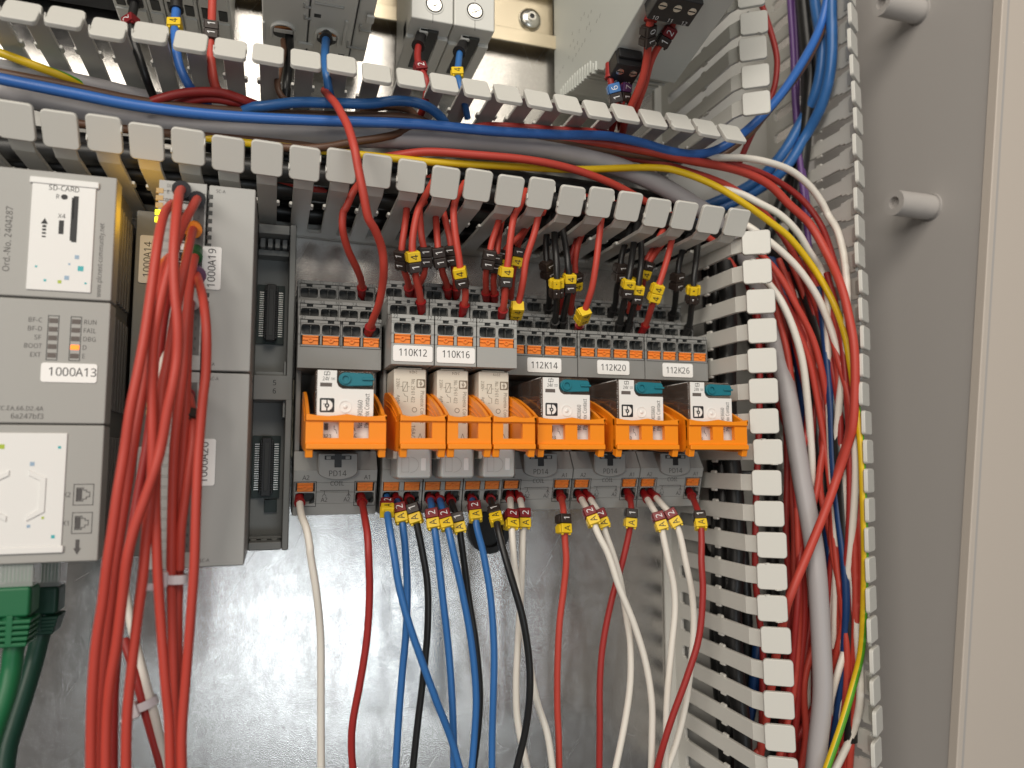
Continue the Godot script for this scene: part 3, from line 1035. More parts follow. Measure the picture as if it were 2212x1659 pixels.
		m.bx(b.x - 5.2, b.x + 5.2, b.y - 9.0, b.y + 0.4, b.z - 5.0, b.z + 5.0, 1.2)
		m.cyl(Vector3(b.x, b.y - 8.0, b.z), e, 4.4, 3.6, 20)
		for i in 5:   # bend ridges
			var f := (i + 0.4) / 5.0
			var y := lerpf(b.y - 9.0, e.y, f)
			m.bx(lerpf(b.x, e.x, f) - 5.5 + i * 0.3, lerpf(b.x, e.x, f) + 5.5 - i * 0.3, y - 1.05, y + 0.25, b.z - 5.0, b.z + 5.0, 0.5)
		m.bx(b.x - 1.0, b.x + 1.0, e.y + 0.5, b.y - 8.0, b.z + 3.0, b.z + 5.2, 0.4)
		part("boot", m, g, c)

func build_elements() -> void:
	# backplane with six slots
	var t := thing("backplane", "dark grey module backplane with two empty slots numbered 5 and 6", "module backplane", Vector3(-32, 33, 2))
	var m := MB.new()
	m.bx(-58, -0.9, -30.4, 96.4, 7.5, 12.0, 0.4)
	part("base_plate", m, "backplane_grey", t)
	m = MB.new()
	m.bx(-3.4, -0.9, -30.4, 96.4, 12, 29, 0.5)
	m.bx(-17.6, -15.4, -30.2, 96.2, 12, 33, 0.5)
	m.bx(-15.4, -3.4, 92.2, 96.2, 12, 28, 0.5)
	m.bx(-15.4, -3.4, -30.2, -27.0, 12, 28, 0.5)
	m.bx(-58, -46.3, -30.2, 96.2, 12, 31, 0.5)
	m.bx(-15.4, -3.4, -26.8, -25.6, 12, 21, 0.3)
	m.bx(-15.4, -3.4, 85.5, 88.0, 12, 20, 0.4)
	for k in 4:
		m.bx(-14.6 + k * 2.8, -12.6 + k * 2.8, 88.0, 91.8, 12, 23, 0.3)
	for k in 3:
		m.bx(-14.8 + k * 3.8, -12.4 + k * 3.8, -27.4, -26.2, 21, 23, 0.3)
	part("slot_frame", m, "backplane_grey", t)
	m = MB.new()
	m.bx(-15.4, -0.95, 26.6, 36.4, 12, 29.2, 0.5)
	m.bx(-14.8, -4.0, 36.4, 38.0, 12, 26, 0.3)
	m.bx(-4.4, -3.4, 36.4, 42, 12, 27, 0.3)
	m.bx(-4.4, -3.4, 20.0, 26.6, 12, 27, 0.3)
	part("slot_bridge", m, "backplane_grey", t)
	m = MB.new()
	write(m, "5", 1.9, Vector3(-7.6, 33.4, 29.3))
	write(m, "6", 1.9, Vector3(-7.6, 30.2, 29.3))
	part("lettering", m, "black_print", t)
	for q in [[50.6, 75.0], [-11.4, 13.4]]:
		m = MB.new()
		m.bx(-15.3, -4.6, q[0], q[1], 11.8, 13.0, 0.1)
		if q[0] < 0:
			m.bx(-10.2, -5.4, q[0] - 5.6, q[0] - 0.6, 11.8, 13.4, 0.1)
		part("circuit_board", m, "circuit_board", t)
		m = MB.new()
		var yc: float = (q[0] + q[1]) * 0.5
		m.bx(-12.4, -7.2, yc - 10.6, yc + 10.6, 13, 17.5, 0.25)
		m.bx(-11.6, -8.0, yc - 11.4, yc + 11.4, 13, 18.6, 0.25)
		var con := part("connector", m, "black_plastic", t)
		m = MB.new()
		m.bx(-10.6, -9.0, yc - 9.4, yc + 9.4, 18.0, 18.75, 0.1)
		for i in 19:
			m.bx(-12.0, -11.3, yc - 9.2 + i * 1.0, yc - 8.8 + i * 1.0, 17.4, 19.0, 0.05)
			m.bx(-8.3, -7.6, yc - 9.2 + i * 1.0, yc - 8.8 + i * 1.0, 17.4, 19.0, 0.05)
		part("connector_ridge", m, "entry_dark", con)
		for s in [-1, 1]:
			for i in 21:
				var pin := MB.new()
				pin.bx(-9.8 + s * 2.8, -9.8 + s * 4.6, yc - 9.2 + i * 0.9, yc - 8.8 + i * 0.9, 13.0, 13.6, 0.05)
				part("pin", pin, "tin", con)
	# modules in the slots
	var z := 66.0
	for k in 2:
		var y1: float = [96.3, 32.7][k]
		var y0: float = [33.3, -30.3][k]
		var e := thing("slot_cover_module", ["grey blank module with sticker 1000A19 beside the upper red wires", "grey blank module with sticker 1000A20 below the 1000A19 one"][k], "blank module", Vector3(-23, (y0 + y1) * 0.5, 12), "blank modules")
		m = MB.new()
		m.bx(-30.4, -15.4, y0, y1, 30, z, 0.5)
		m.bx(-29.6, -16.2, y0 + 1, y1 - 1, 12, 31, 0.5)
		part("housing", m, "element_grey", e)
		m = MB.new()   # comb of dark slots down the left edge
		for i in 20:
			var y := y1 - 4.2 - i * 2.8
			m.bx(-30.55, -29.0, y - 0.75, y + 0.75, z - 2.0, z + 0.07, 0.03)
		part("edge_slot", m, "entry_dark", e)
		m = MB.new()
		write(m, "SC-A", 1.05, Vector3(-26.6, y1 - 2.0, z + 0.06))
		write(m, "SC-A", 1.05, Vector3(-28.0 if k == 0 else -27.4, y0 + 2.2, z + 0.06))
		part("lettering", m, "soft_print", e)
		if k == 0:
			sticker(e, Vector3(-28.6, 67.7, z + 0.12), Vector2(14.6, 6.0), "1000A19", 2.3, UP, -RIGHT, 1.06)
		else:
			sticker(e, Vector3(-28.4, 3.3, z + 0.12), Vector2(15.2, 6.4), "1000A20", 2.3, UP, -RIGHT, 1.06, Vector2(0, 0.3))
		var w := thing("input_module", ["grey input module with yellow status lights, hidden behind the upper red wires", "grey input module behind the lower part of the red wire bundle"][k], "input module", Vector3(-38, (y0 + y1) * 0.5, 12), "input modules")
		m = MB.new()
		m.bx(-45.7, -31.0, y0, y1, 30, z - 3.0, 0.4)
		m.bx(-44.8, -32.0, y0 + 1, y1 - 1, 12, 31, 0.5)
		var rows := [[y1, y1 - 3.6, []]]
		for i in 16:
			var y := y1 - 3.6 - i * 3.4
			rows.append([y, y - 2.8, [[-38.6, -35.6]]])
			rows.append([y - 2.8, y - 3.4, []])
		rows.append([y1 - 3.6 - 54.4, y0, []])
		m.holed(-45.7, -31.0, rows, z - 3.2, z, 0.15)
		part("housing", m, "element_grey", w)
		m = MB.new()
		m.bx(-34.9, -31.6, y1 - 58, y1 - 3.4, z - 1.0, z + 0.12, 0.1)
		part("number_strip", m, "controller_dark", w)
		for i in 16:
			m = MB.new()
			var y := y1 - 3.6 - i * 3.4
			if i % 2 == 0:
				m.ring(Vector3(-37.1, y - 1.4, z - 2.6), Vector3(-37.1, y - 1.4, z + 0.1), 1.15, 1.5, 14)
				part("wire_entry", m, "black_plastic", w)
			else:
				m.bx(-38.4, -35.8, y - 2.5, y - 0.3, z - 1.6, z - 0.2, 0.15)
				part("release_tab", m, "panel_white", w)
		m = MB.new()
		for i in 16:
			write(m, str(i), 0.95, Vector3(-33.2, y1 - 5.0 - i * 3.4, z + 0.18))
		part("lettering", m, "black_print", w)
		m = MB.new()
		if k == 0:
			write(m, "DI16/1", 1.0, Vector3(-43.2, y1 - 1.8, z + 0.06), RIGHT, UP, -1, 0.9)
			write(m, "E", 1.2, Vector3(-42.8, y1 - 3.9, z + 0.06))
			write(m, "01", 1.2, Vector3(-42.8, y1 - 6.8, z + 0.06))
			part("lettering", m, "soft_print", w)
		for i in 5:
			m = MB.new()
			m.bx(-46.5, -44.2, y1 - 4.6 - i * 2.45, y1 - 2.9 - i * 2.45, z - 0.6, z + 0.15, 0.1)
			part("status_light", m, "led_yellow_lit" if k == 0 and i >= 3 else "led_amber_off", w)
	# the stickers further left, on the backplane edge
	sticker(t, un(318, 560, 31.3), Vector2(18, 5.4), "1000A14", 2.3, UP, -RIGHT, 1.06)
	sticker(t, un(313, 1010, 31.3), Vector2(15, 5.4), "1000A15", 2.3, UP, -RIGHT, 1.06)
	var l := OmniLight3D.new()
	l.name = "status_light_glow"
	l.light_color = Color(1.0, 0.75, 0.02)
	l.light_energy = 0.00018
	l.light_size = 0.001
	l.omni_range = 1.0
	l.omni_attenuation = 2.0
	l.shadow_enabled = true
	l.position = Vector3(-51.5, 84.5, 61.0) * S
	add_child(l)

var button_mesh: ArrayMesh

func logo(dark: MB, light: MB, c: Vector3, h: float) -> void:   # dark tile with a light rounded figure, slit and dotted disc
	var k := h * 0.5
	var tile := rounded(c.x - k, c.x + k, c.y - k, c.y + k, k * 0.16, 2)
	dark.prism(tile, c.z - 0.1, c.z + 0.01)
	var z := c.z + 0.035
	light.rect(c.x - k * 0.76, c.x - k * 0.1, c.y - k * 0.76, c.y + k * 0.74, z)
	var half := PackedVector2Array()
	for i in 15:
		var a := PI * 0.5 - PI * i / 14.0
		half.append(Vector2(c.x + k * (0.08 + cos(a) * 0.68), c.y + sin(a) * k * 0.75))
	light.prism(half, z - 0.05, z)
	for q in [[0.32, 0.02, dark], [0.12, 0.04, light]]:
		var o := PackedVector2Array()
		for i in 14:
			var a := TAU * i / 14.0
			o.append(Vector2(c.x + cos(a) * k * q[0], c.y - k * 0.04 + sin(a) * k * q[0]))
		(q[2] as MB).prism(o, z - 0.05, z + q[1])
	dark.rect(c.x - k * 0.5, c.x - k * 0.1, c.y + k * 0.12, c.y + k * 0.2, z + 0.02)

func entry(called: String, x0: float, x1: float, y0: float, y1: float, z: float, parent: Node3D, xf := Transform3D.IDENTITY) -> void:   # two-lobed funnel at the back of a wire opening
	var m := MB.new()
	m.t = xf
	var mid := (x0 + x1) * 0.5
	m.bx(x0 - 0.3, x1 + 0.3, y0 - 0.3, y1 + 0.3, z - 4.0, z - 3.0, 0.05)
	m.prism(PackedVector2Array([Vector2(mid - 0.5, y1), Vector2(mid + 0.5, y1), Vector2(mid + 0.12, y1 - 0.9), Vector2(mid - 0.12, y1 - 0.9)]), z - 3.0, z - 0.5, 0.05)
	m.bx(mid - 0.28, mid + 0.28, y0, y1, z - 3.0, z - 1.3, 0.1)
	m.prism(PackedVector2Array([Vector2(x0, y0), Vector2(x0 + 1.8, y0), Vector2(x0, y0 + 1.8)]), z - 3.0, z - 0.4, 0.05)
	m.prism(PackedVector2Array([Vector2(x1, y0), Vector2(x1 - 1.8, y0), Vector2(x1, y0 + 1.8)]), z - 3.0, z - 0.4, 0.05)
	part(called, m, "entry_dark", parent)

func corners(m: MB, x0: float, x1: float, y0: float, y1: float, z0: float, z1: float) -> void:   # rounds off the corners of an opening
	for sx in [-1, 1]:
		for sy in [-1, 1]:
			var c := Vector2(x1 if sx > 0 else x0, y1 if sy > 0 else y0)
			var k := 1.15
			m.prism(PackedVector2Array([c, c - Vector2(sx * k, 0), c - Vector2(sx * k * 0.36, sy * k * 0.08), c - Vector2(sx * k * 0.08, sy * k * 0.36), c - Vector2(0, sy * k)]), z0, z1)

func make_button() -> void:
	var m := MB.new()
	m.bx(-2.9, 2.9, -1.75, 1.75, -2.0, 0, 0.25)
	m.bx(-2.9, -0.9, -0.1, 0.25, -0.2, 0.45, 0.12)
	m.bx(0.9, 2.9, -0.1, 0.25, -0.2, 0.45, 0.12)
	m.ring(Vector3(0, 0.05, -0.2), Vector3(0, 0.05, 0.45), 0.45, 0.95, 14)
	m.bx(-2.9, 2.9, 1.1, 1.75, -0.3, 0.4, 0.15)
	button_mesh = to_mesh(m, Vector3.ZERO)

func tier(sk: Node3D, x0: float, w: float, yt: float, yb: float, z: float, cols: Array, bottom: bool, depth: float) -> MB:
	# returns the frame of one terminal step; openings get their own dark parts
	var m := MB.new()
	var y := yt
	var rel := []
	var ent := []
	for c in cols:
		var mid: float = (c[0] + c[1]) * 0.5
		rel.append([x0 + mid - 1.1, x0 + mid + 1.1])
		ent.append([x0 + c[0], x0 + c[1]])
	var rows := [[y, y - 1.5, []], [y - 1.5, y - 2.7, rel], [y - 2.7, y - 3.2, []], [y - 3.2, y - 7.0, ent]]
	if bottom:
		rows.append([y - 7.0, y - 7.4, []])
		rows.append([y - 7.4, y - 10.8, ent])
		rows.append([y - 10.8, yb, []])
	else:
		rows.append([y - 7.0, yb, []])
	for e in ent:
		corners(m, e[0], e[1], y - 7.0, y - 3.2, z - 1.4, z - 0.01)
	m.holed(x0 + 0.15, x0 + w - 0.15, rows, z - 3.2, z, 0.18)
	m.bx(x0 + 0.2, x0 + w - 0.2, yb + 0.1, yt - 0.05, depth, z - 3.1, 0.3)
	for c in cols:
		entry("wire_entry", x0 + c[0], x0 + c[1], y - 7.0, y - 3.2, z, sk)
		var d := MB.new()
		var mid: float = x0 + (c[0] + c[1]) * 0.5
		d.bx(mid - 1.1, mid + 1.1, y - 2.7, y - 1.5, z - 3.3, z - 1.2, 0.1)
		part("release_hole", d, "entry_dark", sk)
		if bottom:
			spare("release_button", button_mesh, "orange_button", sk, Vector3(mid, y - 9.1, z - 0.2))
	return m

func low_face(sk: Node3D, x0: float, w: float, ztop: float, spans: Array, wide: bool) -> Transform3D:
	# the tilted coil face: local x right, y down the face is negative, z outwards
	var dn := Vector3(0, -17.0, -5.0).normalized()
	var xf := Transform3D(Basis(RIGHT, -dn, RIGHT.cross(-dn)), Vector3(x0, 0, ztop))
	var m := MB.new()
	m.prism(PackedVector2Array([Vector2(-7, 7), Vector2(-(ztop - 5.2), 7), Vector2(-(ztop - 3.2), 0), Vector2(-(ztop - 8.4), -17.2), Vector2(-6, -17.2)]), 0, 1)
	m = MB.new()
	m.t = Transform3D(Basis(Vector3(0, 0, -1), UP, RIGHT), Vector3(x0 + 0.15, 0, 0))
	var k := 4.6 if wide else 1.2
	m.prism(PackedVector2Array([Vector2(-6, 7), Vector2(-(ztop - k), 7), Vector2(-(ztop - 0.3), 0.0), Vector2(-(ztop - 3.4), 0.0), Vector2(-(ztop - 8.4), -17.2), Vector2(-6, -17.2)]), 0.0, w - 0.3, 0.2)
	m.t = xf
	m.holed(0.15, w - 0.15, [[0.0, -5.0, []], [-5.0, -8.5, spans], [-8.5, -8.9, []], [-8.9, -13.2, spans], [-13.2, -17.8, []]], -3.3, 0.0, 0.2)
	for s in spans:
		corners(m, s[0], s[1], -13.2, -8.9, -1.4, -0.01)
	part("coil_block", m, "socket_light_grey", sk)
	for s in spans:
		entry("wire_entry", s[0], s[1], -13.2, -8.9, 0.0, sk, xf)
		spare("release_button", button_mesh, "orange_button", sk, xf * Vector3((s[0] + s[1]) * 0.5, -6.75, -0.1), xf.basis)
	return xf

func bracket(sk: Node3D, x0: float, xa: float, xb: float, z: float, wins: Array) -> void:
	var m := MB.new()
	m.holed(x0 + xa, x0 + xb, [[17.0, 16.5, []], [16.5, 11.2, wins], [11.2, 9.2, []]], z - 2.0, z, 0.015)
	# upper lip with its dips, lower lip
	var top := PackedVector2Array([Vector2(x0 + xa, 16.8), Vector2(x0 + xb, 16.8), Vector2(x0 + xb, 19.2)])
	var span := xb - xa
	for i in 9:
		var f := 1.0 - i / 8.0
		var dip := 0.0
		if f > 0.1 and f < 0.9:
			dip = 0.75 * absf(sin(f * PI * 2.0))
		top.append(Vector2(x0 + xa + f * span, 19.2 - dip))
	m.prism(top, z - 2.6, z + 0.9, 0.3)
	m.bx(x0 + xa, x0 + xb, 7.4, 9.4, z - 2.4, z + 1.3, 0.35)
	for s in [[xa, xa + 2.5], [xb - 2.5, xb]]:
		m.t = Transform3D(Basis(RIGHT, 0.32), Vector3(0, 8.2, z - 0.6))
		m.bx(x0 + s[0], x0 + s[1], -3.4, 0.4, -1.9, 1.2, 0.3)
		m.t = Transform3D.IDENTITY
	part("retaining_bracket", m, "orange_plastic", sk)
	for s in [[xa, xa + 1.3], [xb - 1.3, xb]]:
		m = MB.new()
		m.t = Transform3D(Basis(Vector3(0, 0, -1), UP, RIGHT), Vector3(x0 + s[0], 0, 0))
		var zz := z
		m.prism(PackedVector2Array([Vector2(-zz + 1, 18.8), Vector2(-zz + 7, 21.6), Vector2(-zz + 14, 24.2), Vector2(-zz + 22, 26.8), Vector2(-zz + 31, 28.9), Vector2(-zz + 38, 29.4), Vector2(-zz + 42, 27.0), Vector2(-zz + 46, 10), Vector2(-zz + 30, 8.0), Vector2(-zz + 12, 6.8), Vector2(-zz + 5, 6.6), Vector2(-zz + 1, 8.2)]), 0.0, s[1] - s[0], 0.25)
		m.t = Transform3D(Basis(Vector3(0, 0, -1), UP, RIGHT), Vector3(x0 + s[0] - 0.25, 0, 0))
		for off in [1.6, 3.4]:   # stiffening ribs along the arm
			m.prism(PackedVector2Array([Vector2(-zz + 8, 21.0 - off), Vector2(-zz + 15, 23.6 - off), Vector2(-zz + 23, 26.0 - off), Vector2(-zz + 34, 28.0 - off), Vector2(-zz + 34, 27.4 - off), Vector2(-zz + 23, 25.4 - off), Vector2(-zz + 15, 23.0 - off), Vector2(-zz + 8, 20.4 - off)]), 0.0, s[1] - s[0] + 0.5, 0.1)
		part("bracket_arm", m, "orange_plastic", sk)

func wide_socket(x0: float, label: String, id: String, plate: Array, relay_label: String) -> void:
	var sk := thing("relay_socket", label, "relay socket", Vector3(x0 + 15.5, 30, 0), "wide relay sockets")
	var w := 31.0
	var cols := [[1.3, 8.0], [8.8, 15.2], [16.4, 23.0], [23.8, 30.2]]
	var m := MB.new()
	m.bx(x0 + 0.2, x0 + w - 0.2, -17.0, 75.4, 3.0, 14.0, 0.4)
	m.bx(x0 + 0.2, x0 + 2.2, 6, 40, 13, 33, 0.4)
	m.bx(x0 + w - 2.2, x0 + w - 0.2, 6, 40, 13, 33, 0.4)
	part("base", m, "socket_grey", sk)
	part("terminal_step", tier(sk, x0, w, 75.6, 65.2, 24.0, cols, false, 12.0), "socket_grey", sk)
	part("terminal_step", tier(sk, x0, w, 65.4, 56.6, 34.5, cols, false, 12.0), "socket_grey", sk)
	part("terminal_step", tier(sk, x0, w, 57.2, 37.6, 45.5, cols, true, 20.0), "socket_grey", sk)
	m = MB.new()
	for q in [[75.6, 24.0], [65.4, 34.5], [57.2, 45.5]]:   # circuit lines round the pairs of terminals
		var b: float = q[0] - (11.3 if q[1] > 40 else 7.2)
		for p in [[1.0, 15.5], [16.1, 30.5]]:
			m.lines([Vector2(x0 + p[0], b), Vector2(x0 + p[0], q[0] - 1.4), Vector2(x0 + p[1], q[0] - 1.4), Vector2(x0 + p[1], b)], q[1] + 0.06, 0.22)
	m.rect(x0 + 15.2, x0 + 16.4, 54.5, 55.7, 45.56)
	m.line(Vector2(x0 + 1.0, 45.6), Vector2(x0 + 15.5, 45.6), 45.56, 0.22)
	m.line(Vector2(x0 + 16.1, 45.6), Vector2(x0 + 30.5, 45.6), 45.56, 0.22)
	part("circuit_lines", m, "black_print", sk)
	m = MB.new()
	for q in [["42", 1.8, 56.35, 45.56], ["32", 9.6, 56.35, 45.56], ["N", 14.0, 56.35, 45.56], ["C", 17.6, 56.35, 45.56], ["22", 22.0, 56.35, 45.56], ["12", 29.3, 56.35, 45.56], ["44", 1.8, 64.6, 34.56], ["34", 9.2, 64.6, 34.56], ["NO", 15.6, 64.6, 34.56], ["24", 21.6, 64.6, 34.56], ["14", 29.0, 64.6, 34.56], ["41", 1.8, 74.85, 24.06], ["31", 9.2, 74.85, 24.06], ["COM", 15.6, 74.85, 24.06], ["21", 21.6, 74.85, 24.06], ["11", 29.0, 74.85, 24.06]]:
		write(m, q[0], 1.35, Vector3(x0 + q[1], q[2], q[3]))
	part("lettering", m, "grey_print", sk)
	if id:
		sticker(sk, un(plate[0], plate[1], 45.7), Vector2(plate[2], 6.0), id, 2.55, RIGHT, UP, 0.98)
	var xf := low_face(sk, x0, w, 40.0, [[0.9, 7.9], [23.0, 30.0]], true)
	m = MB.new()   # rounded type tab over the coil face
	var tab := PackedVector2Array([Vector2(x0 + 8.6, 6.2), Vector2(x0 + 8.6, -0.4)])
	for i in 13:
		var a := PI + PI * i / 12.0
		tab.append(Vector2(x0 + 15.9 + cos(a) * 7.3, -0.4 + sin(a) * 3.2))
	tab.append(Vector2(x0 + 23.2, 6.2))
	m.prism(tab, 36.0, 41.6, 0.4, true)
	part("type_tab", m, "socket_light_grey", sk)
	m = MB.new()
	m.bx(x0 + 11.0, x0 + 20.8, 3.9, 5.4, 40.9, 41.72, 0.05)
	m.bx(x0 + 14.6, x0 + 17.2, 1.0, 6.0, 40.9, 41.76, 0.05)
	part("plug_slot", m, "black_plastic", sk)
	m = MB.new()
	m.bx(x0 + 11.6, x0 + 13.2, 4.1, 5.2, 41.0, 41.9, 0.1)
	m.bx(x0 + 18.6, x0 + 20.2, 4.1, 5.2, 41.0, 41.9, 0.1)
	part("slot_contact", m, "socket_light_grey", sk)
	m = MB.new()
	write(m, "PD14", 2.0, Vector3(x0 + 15.9, -1.2, 41.66))
	for q in [["A2", 4.5, -2.9, 1.7], ["A1", 27.0, -2.9, 1.7], ["COIL", 16.0, -5.2, 1.7], ["A2", 11.4, -11.6, 1.6], ["A2", 19.8, -11.6, 1.6]]:
		write(m, q[0], q[3], xf * Vector3(q[1], q[2], 0.07), xf.basis.x, xf.basis.y)
	m.t = xf
	m.lines([Vector2(9.9, -8.0), Vector2(20.4, -8.0), Vector2(20.4, -10.4)], 0.07, 0.2)
	for x in [11.4, 20.4]:
		m.lines([Vector2(x, -8.0), Vector2(x, -9.2), Vector2(x - 0.7, -10.3)], 0.07, 0.18)
		m.line(Vector2(x, -9.2), Vector2(x + 0.7, -10.3), 0.07, 0.18)
	part("lettering", m, "soft_print", sk)
	m = MB.new()
	m.t = xf
	for p in [[0.4, 8.4], [22.5, 30.5]]:
		m.lines([Vector2(p[0], -4.5), Vector2(p[1], -4.5), Vector2(p[1], -14.2), Vector2(p[0], -14.2), Vector2(p[0], -4.5)], 0.07, 0.22)
	part("circuit_lines", m, "black_print", sk)
	m = MB.new()
	m.bx(x0 + 10.8, x0 + 15.2, -18.0, -16.6, 14, 22, 0.5)
	part("foot_latch", m, "wire_red", sk)
	bracket(sk, x0, 2.6, 28.9, 75.0, [[x0 + 8.2, x0 + 13.3], [x0 + 18.1, x0 + 23.2]])
	# the plugged-in relay
	var rl := thing("plug_in_relay", relay_label, "relay", Vector3(x0 + 15.5, 25, 14), "clear-cased relays with teal levers")
	m = MB.new()
	m.bx(x0 + 7.0, x0 + 24.4, 9, 30, 15, 40, 0.6)
	m.bx(x0 + 9.0, x0 + 22.0, 10, 27, 40, 56, 1.0)
	part("contact_block", m, "black_plastic", rl)
	m = MB.new()
	m.cyl(Vector3(x0 + 11.0, 20, 44), Vector3(x0 + 11.0, 20, 62), 4.0, 4.0, 18)
	m.bx(x0 + 7.6, x0 + 15, 10, 28, 40, 44, 0.4)
	part("coil", m, "copper", rl)
	m = MB.new()
	m.bx(x0 + 5.5, x0 + 25.2, 8.4, 34.4, 14.5, 70.2, 0.7)
	part("cover", m, "smoked_cover", rl)
	m = MB.new()
	var z := 71.0
	m.prism(PackedVector2Array([Vector2(x0 + 6.2, 9), Vector2(x0 + 25.0, 9), Vector2(x0 + 25.0, 28.0), Vector2(x0 + 14.5, 28.0), Vector2(x0 + 13.2, 28.8), Vector2(x0 + 12.6, 30.2), Vector2(x0 + 12.6, 34.2), Vector2(x0 + 6.2, 34.2)]), z - 0.6, z, 0.1)
	var lp := part("label_plate", m, "relay_label", rl)
	var zp := z + 0.06
	m = MB.new()
	m.lines([Vector2(x0 + 8.4, 32.6), Vector2(x0 + 10.2, 32.6), Vector2(x0 + 10.2, 33.6), Vector2(x0 + 8.4, 33.6), Vector2(x0 + 8.4, 32.6)], zp, 0.15)
	m.line(Vector2(x0 + 9.0, 32.3), Vector2(x0 + 9.6, 33.9), zp, 0.15)
	write(m, "24V", 1.2, Vector3(x0 + 9.0, 31.3, zp), RIGHT, UP, 0, 0.8)
	m.line(Vector2(x0 + 10.7, 31.5), Vector2(x0 + 12.0, 31.5), zp, 0.14)
	m.line(Vector2(x0 + 10.7, 31.0), Vector2(x0 + 12.0, 31.0), zp, 0.1)
	var fig := MB.new()
	logo(m, fig, Vector3(x0 + 9.5, 22.3, zp), 4.8)
	part("printed_figure", fig, "relay_label", lp)
	write(m, "No. 2903660", 1.5, Vector3(x0 + 20.5, 19.5, zp), UP, -RIGHT, 0, 0.8)
	write(m, "Phoenix Contact", 1.5, Vector3(x0 + 22.8, 20.7, zp), UP, -RIGHT, 0, 0.76)
	write(m, "A", 1.2, Vector3(x0 + 18.6, 14.2, zp))
	write(m, "AC", 1.2, Vector3(x0 + 18.6, 12.2, zp))
	write(m, "2323", 1.2, Vector3(x0 + 9.3, 11.9, zp))
	m.lines([Vector2(x0 + 12.0, 15.4), Vector2(x0 + 12.0, 14.2), Vector2(x0 + 12.6, 14.0), Vector2(x0 + 12.9, 12.8)], zp, 0.15)
	part("lettering", m, "black_print", lp)
	m = MB.new()
	m.bx(x0 + 7.1, x0 + 11.0, 28.6, 29.9, z - 0.3, z + 0.08, 0.03)
	m.bx(x0 + 8.7, x0 + 10.0, 13.9, 16.2, z - 0.3, z + 0.08, 0.03)
	part("indicator_window", m, "led_window", lp)
	m = MB.new()
	m.ring(Vector3(x0 + 15.5, 21.9, z - 0.2), Vector3(x0 + 15.5, 21.9, z + 0.22), 1.9, 2.15, 24)
	m.dome(Vector3(x0 + 15.5, 21.9, z), 0.75, 0.5, 16, 4)
	part("pressed_mark", m, "relay_label", lp)
	m = MB.new()
	var lever := PackedVector2Array()
	for i in 13:
		var a := PI * 0.5 + PI * i / 12.0
		lever.append(Vector2(x0 + 15.4 + cos(a) * 2.3, 31.3 + sin(a) * 2.3))
	lever.append(Vector2(x0 + 16.5, 28.9))
	lever.append(Vector2(x0 + 24.6, 29.2))
	lever.append(Vector2(x0 + 24.8, 32.6))
	lever.append(Vector2(x0 + 24.0, 33.4))
	m.prism(lever, z - 2.0, z + 0.5, 0.25, true)
	m.ring(Vector3(x0 + 15.4, 31.3, z), Vector3(x0 + 15.4, 31.3, z + 1.1), 1.1, 1.7, 20)
	m.bx(x0 + 21.0, x0 + 25.1, 31.0, 31.8, z, z + 1.2, 0.2)
	part("test_lever", m, "teal_plastic", rl)

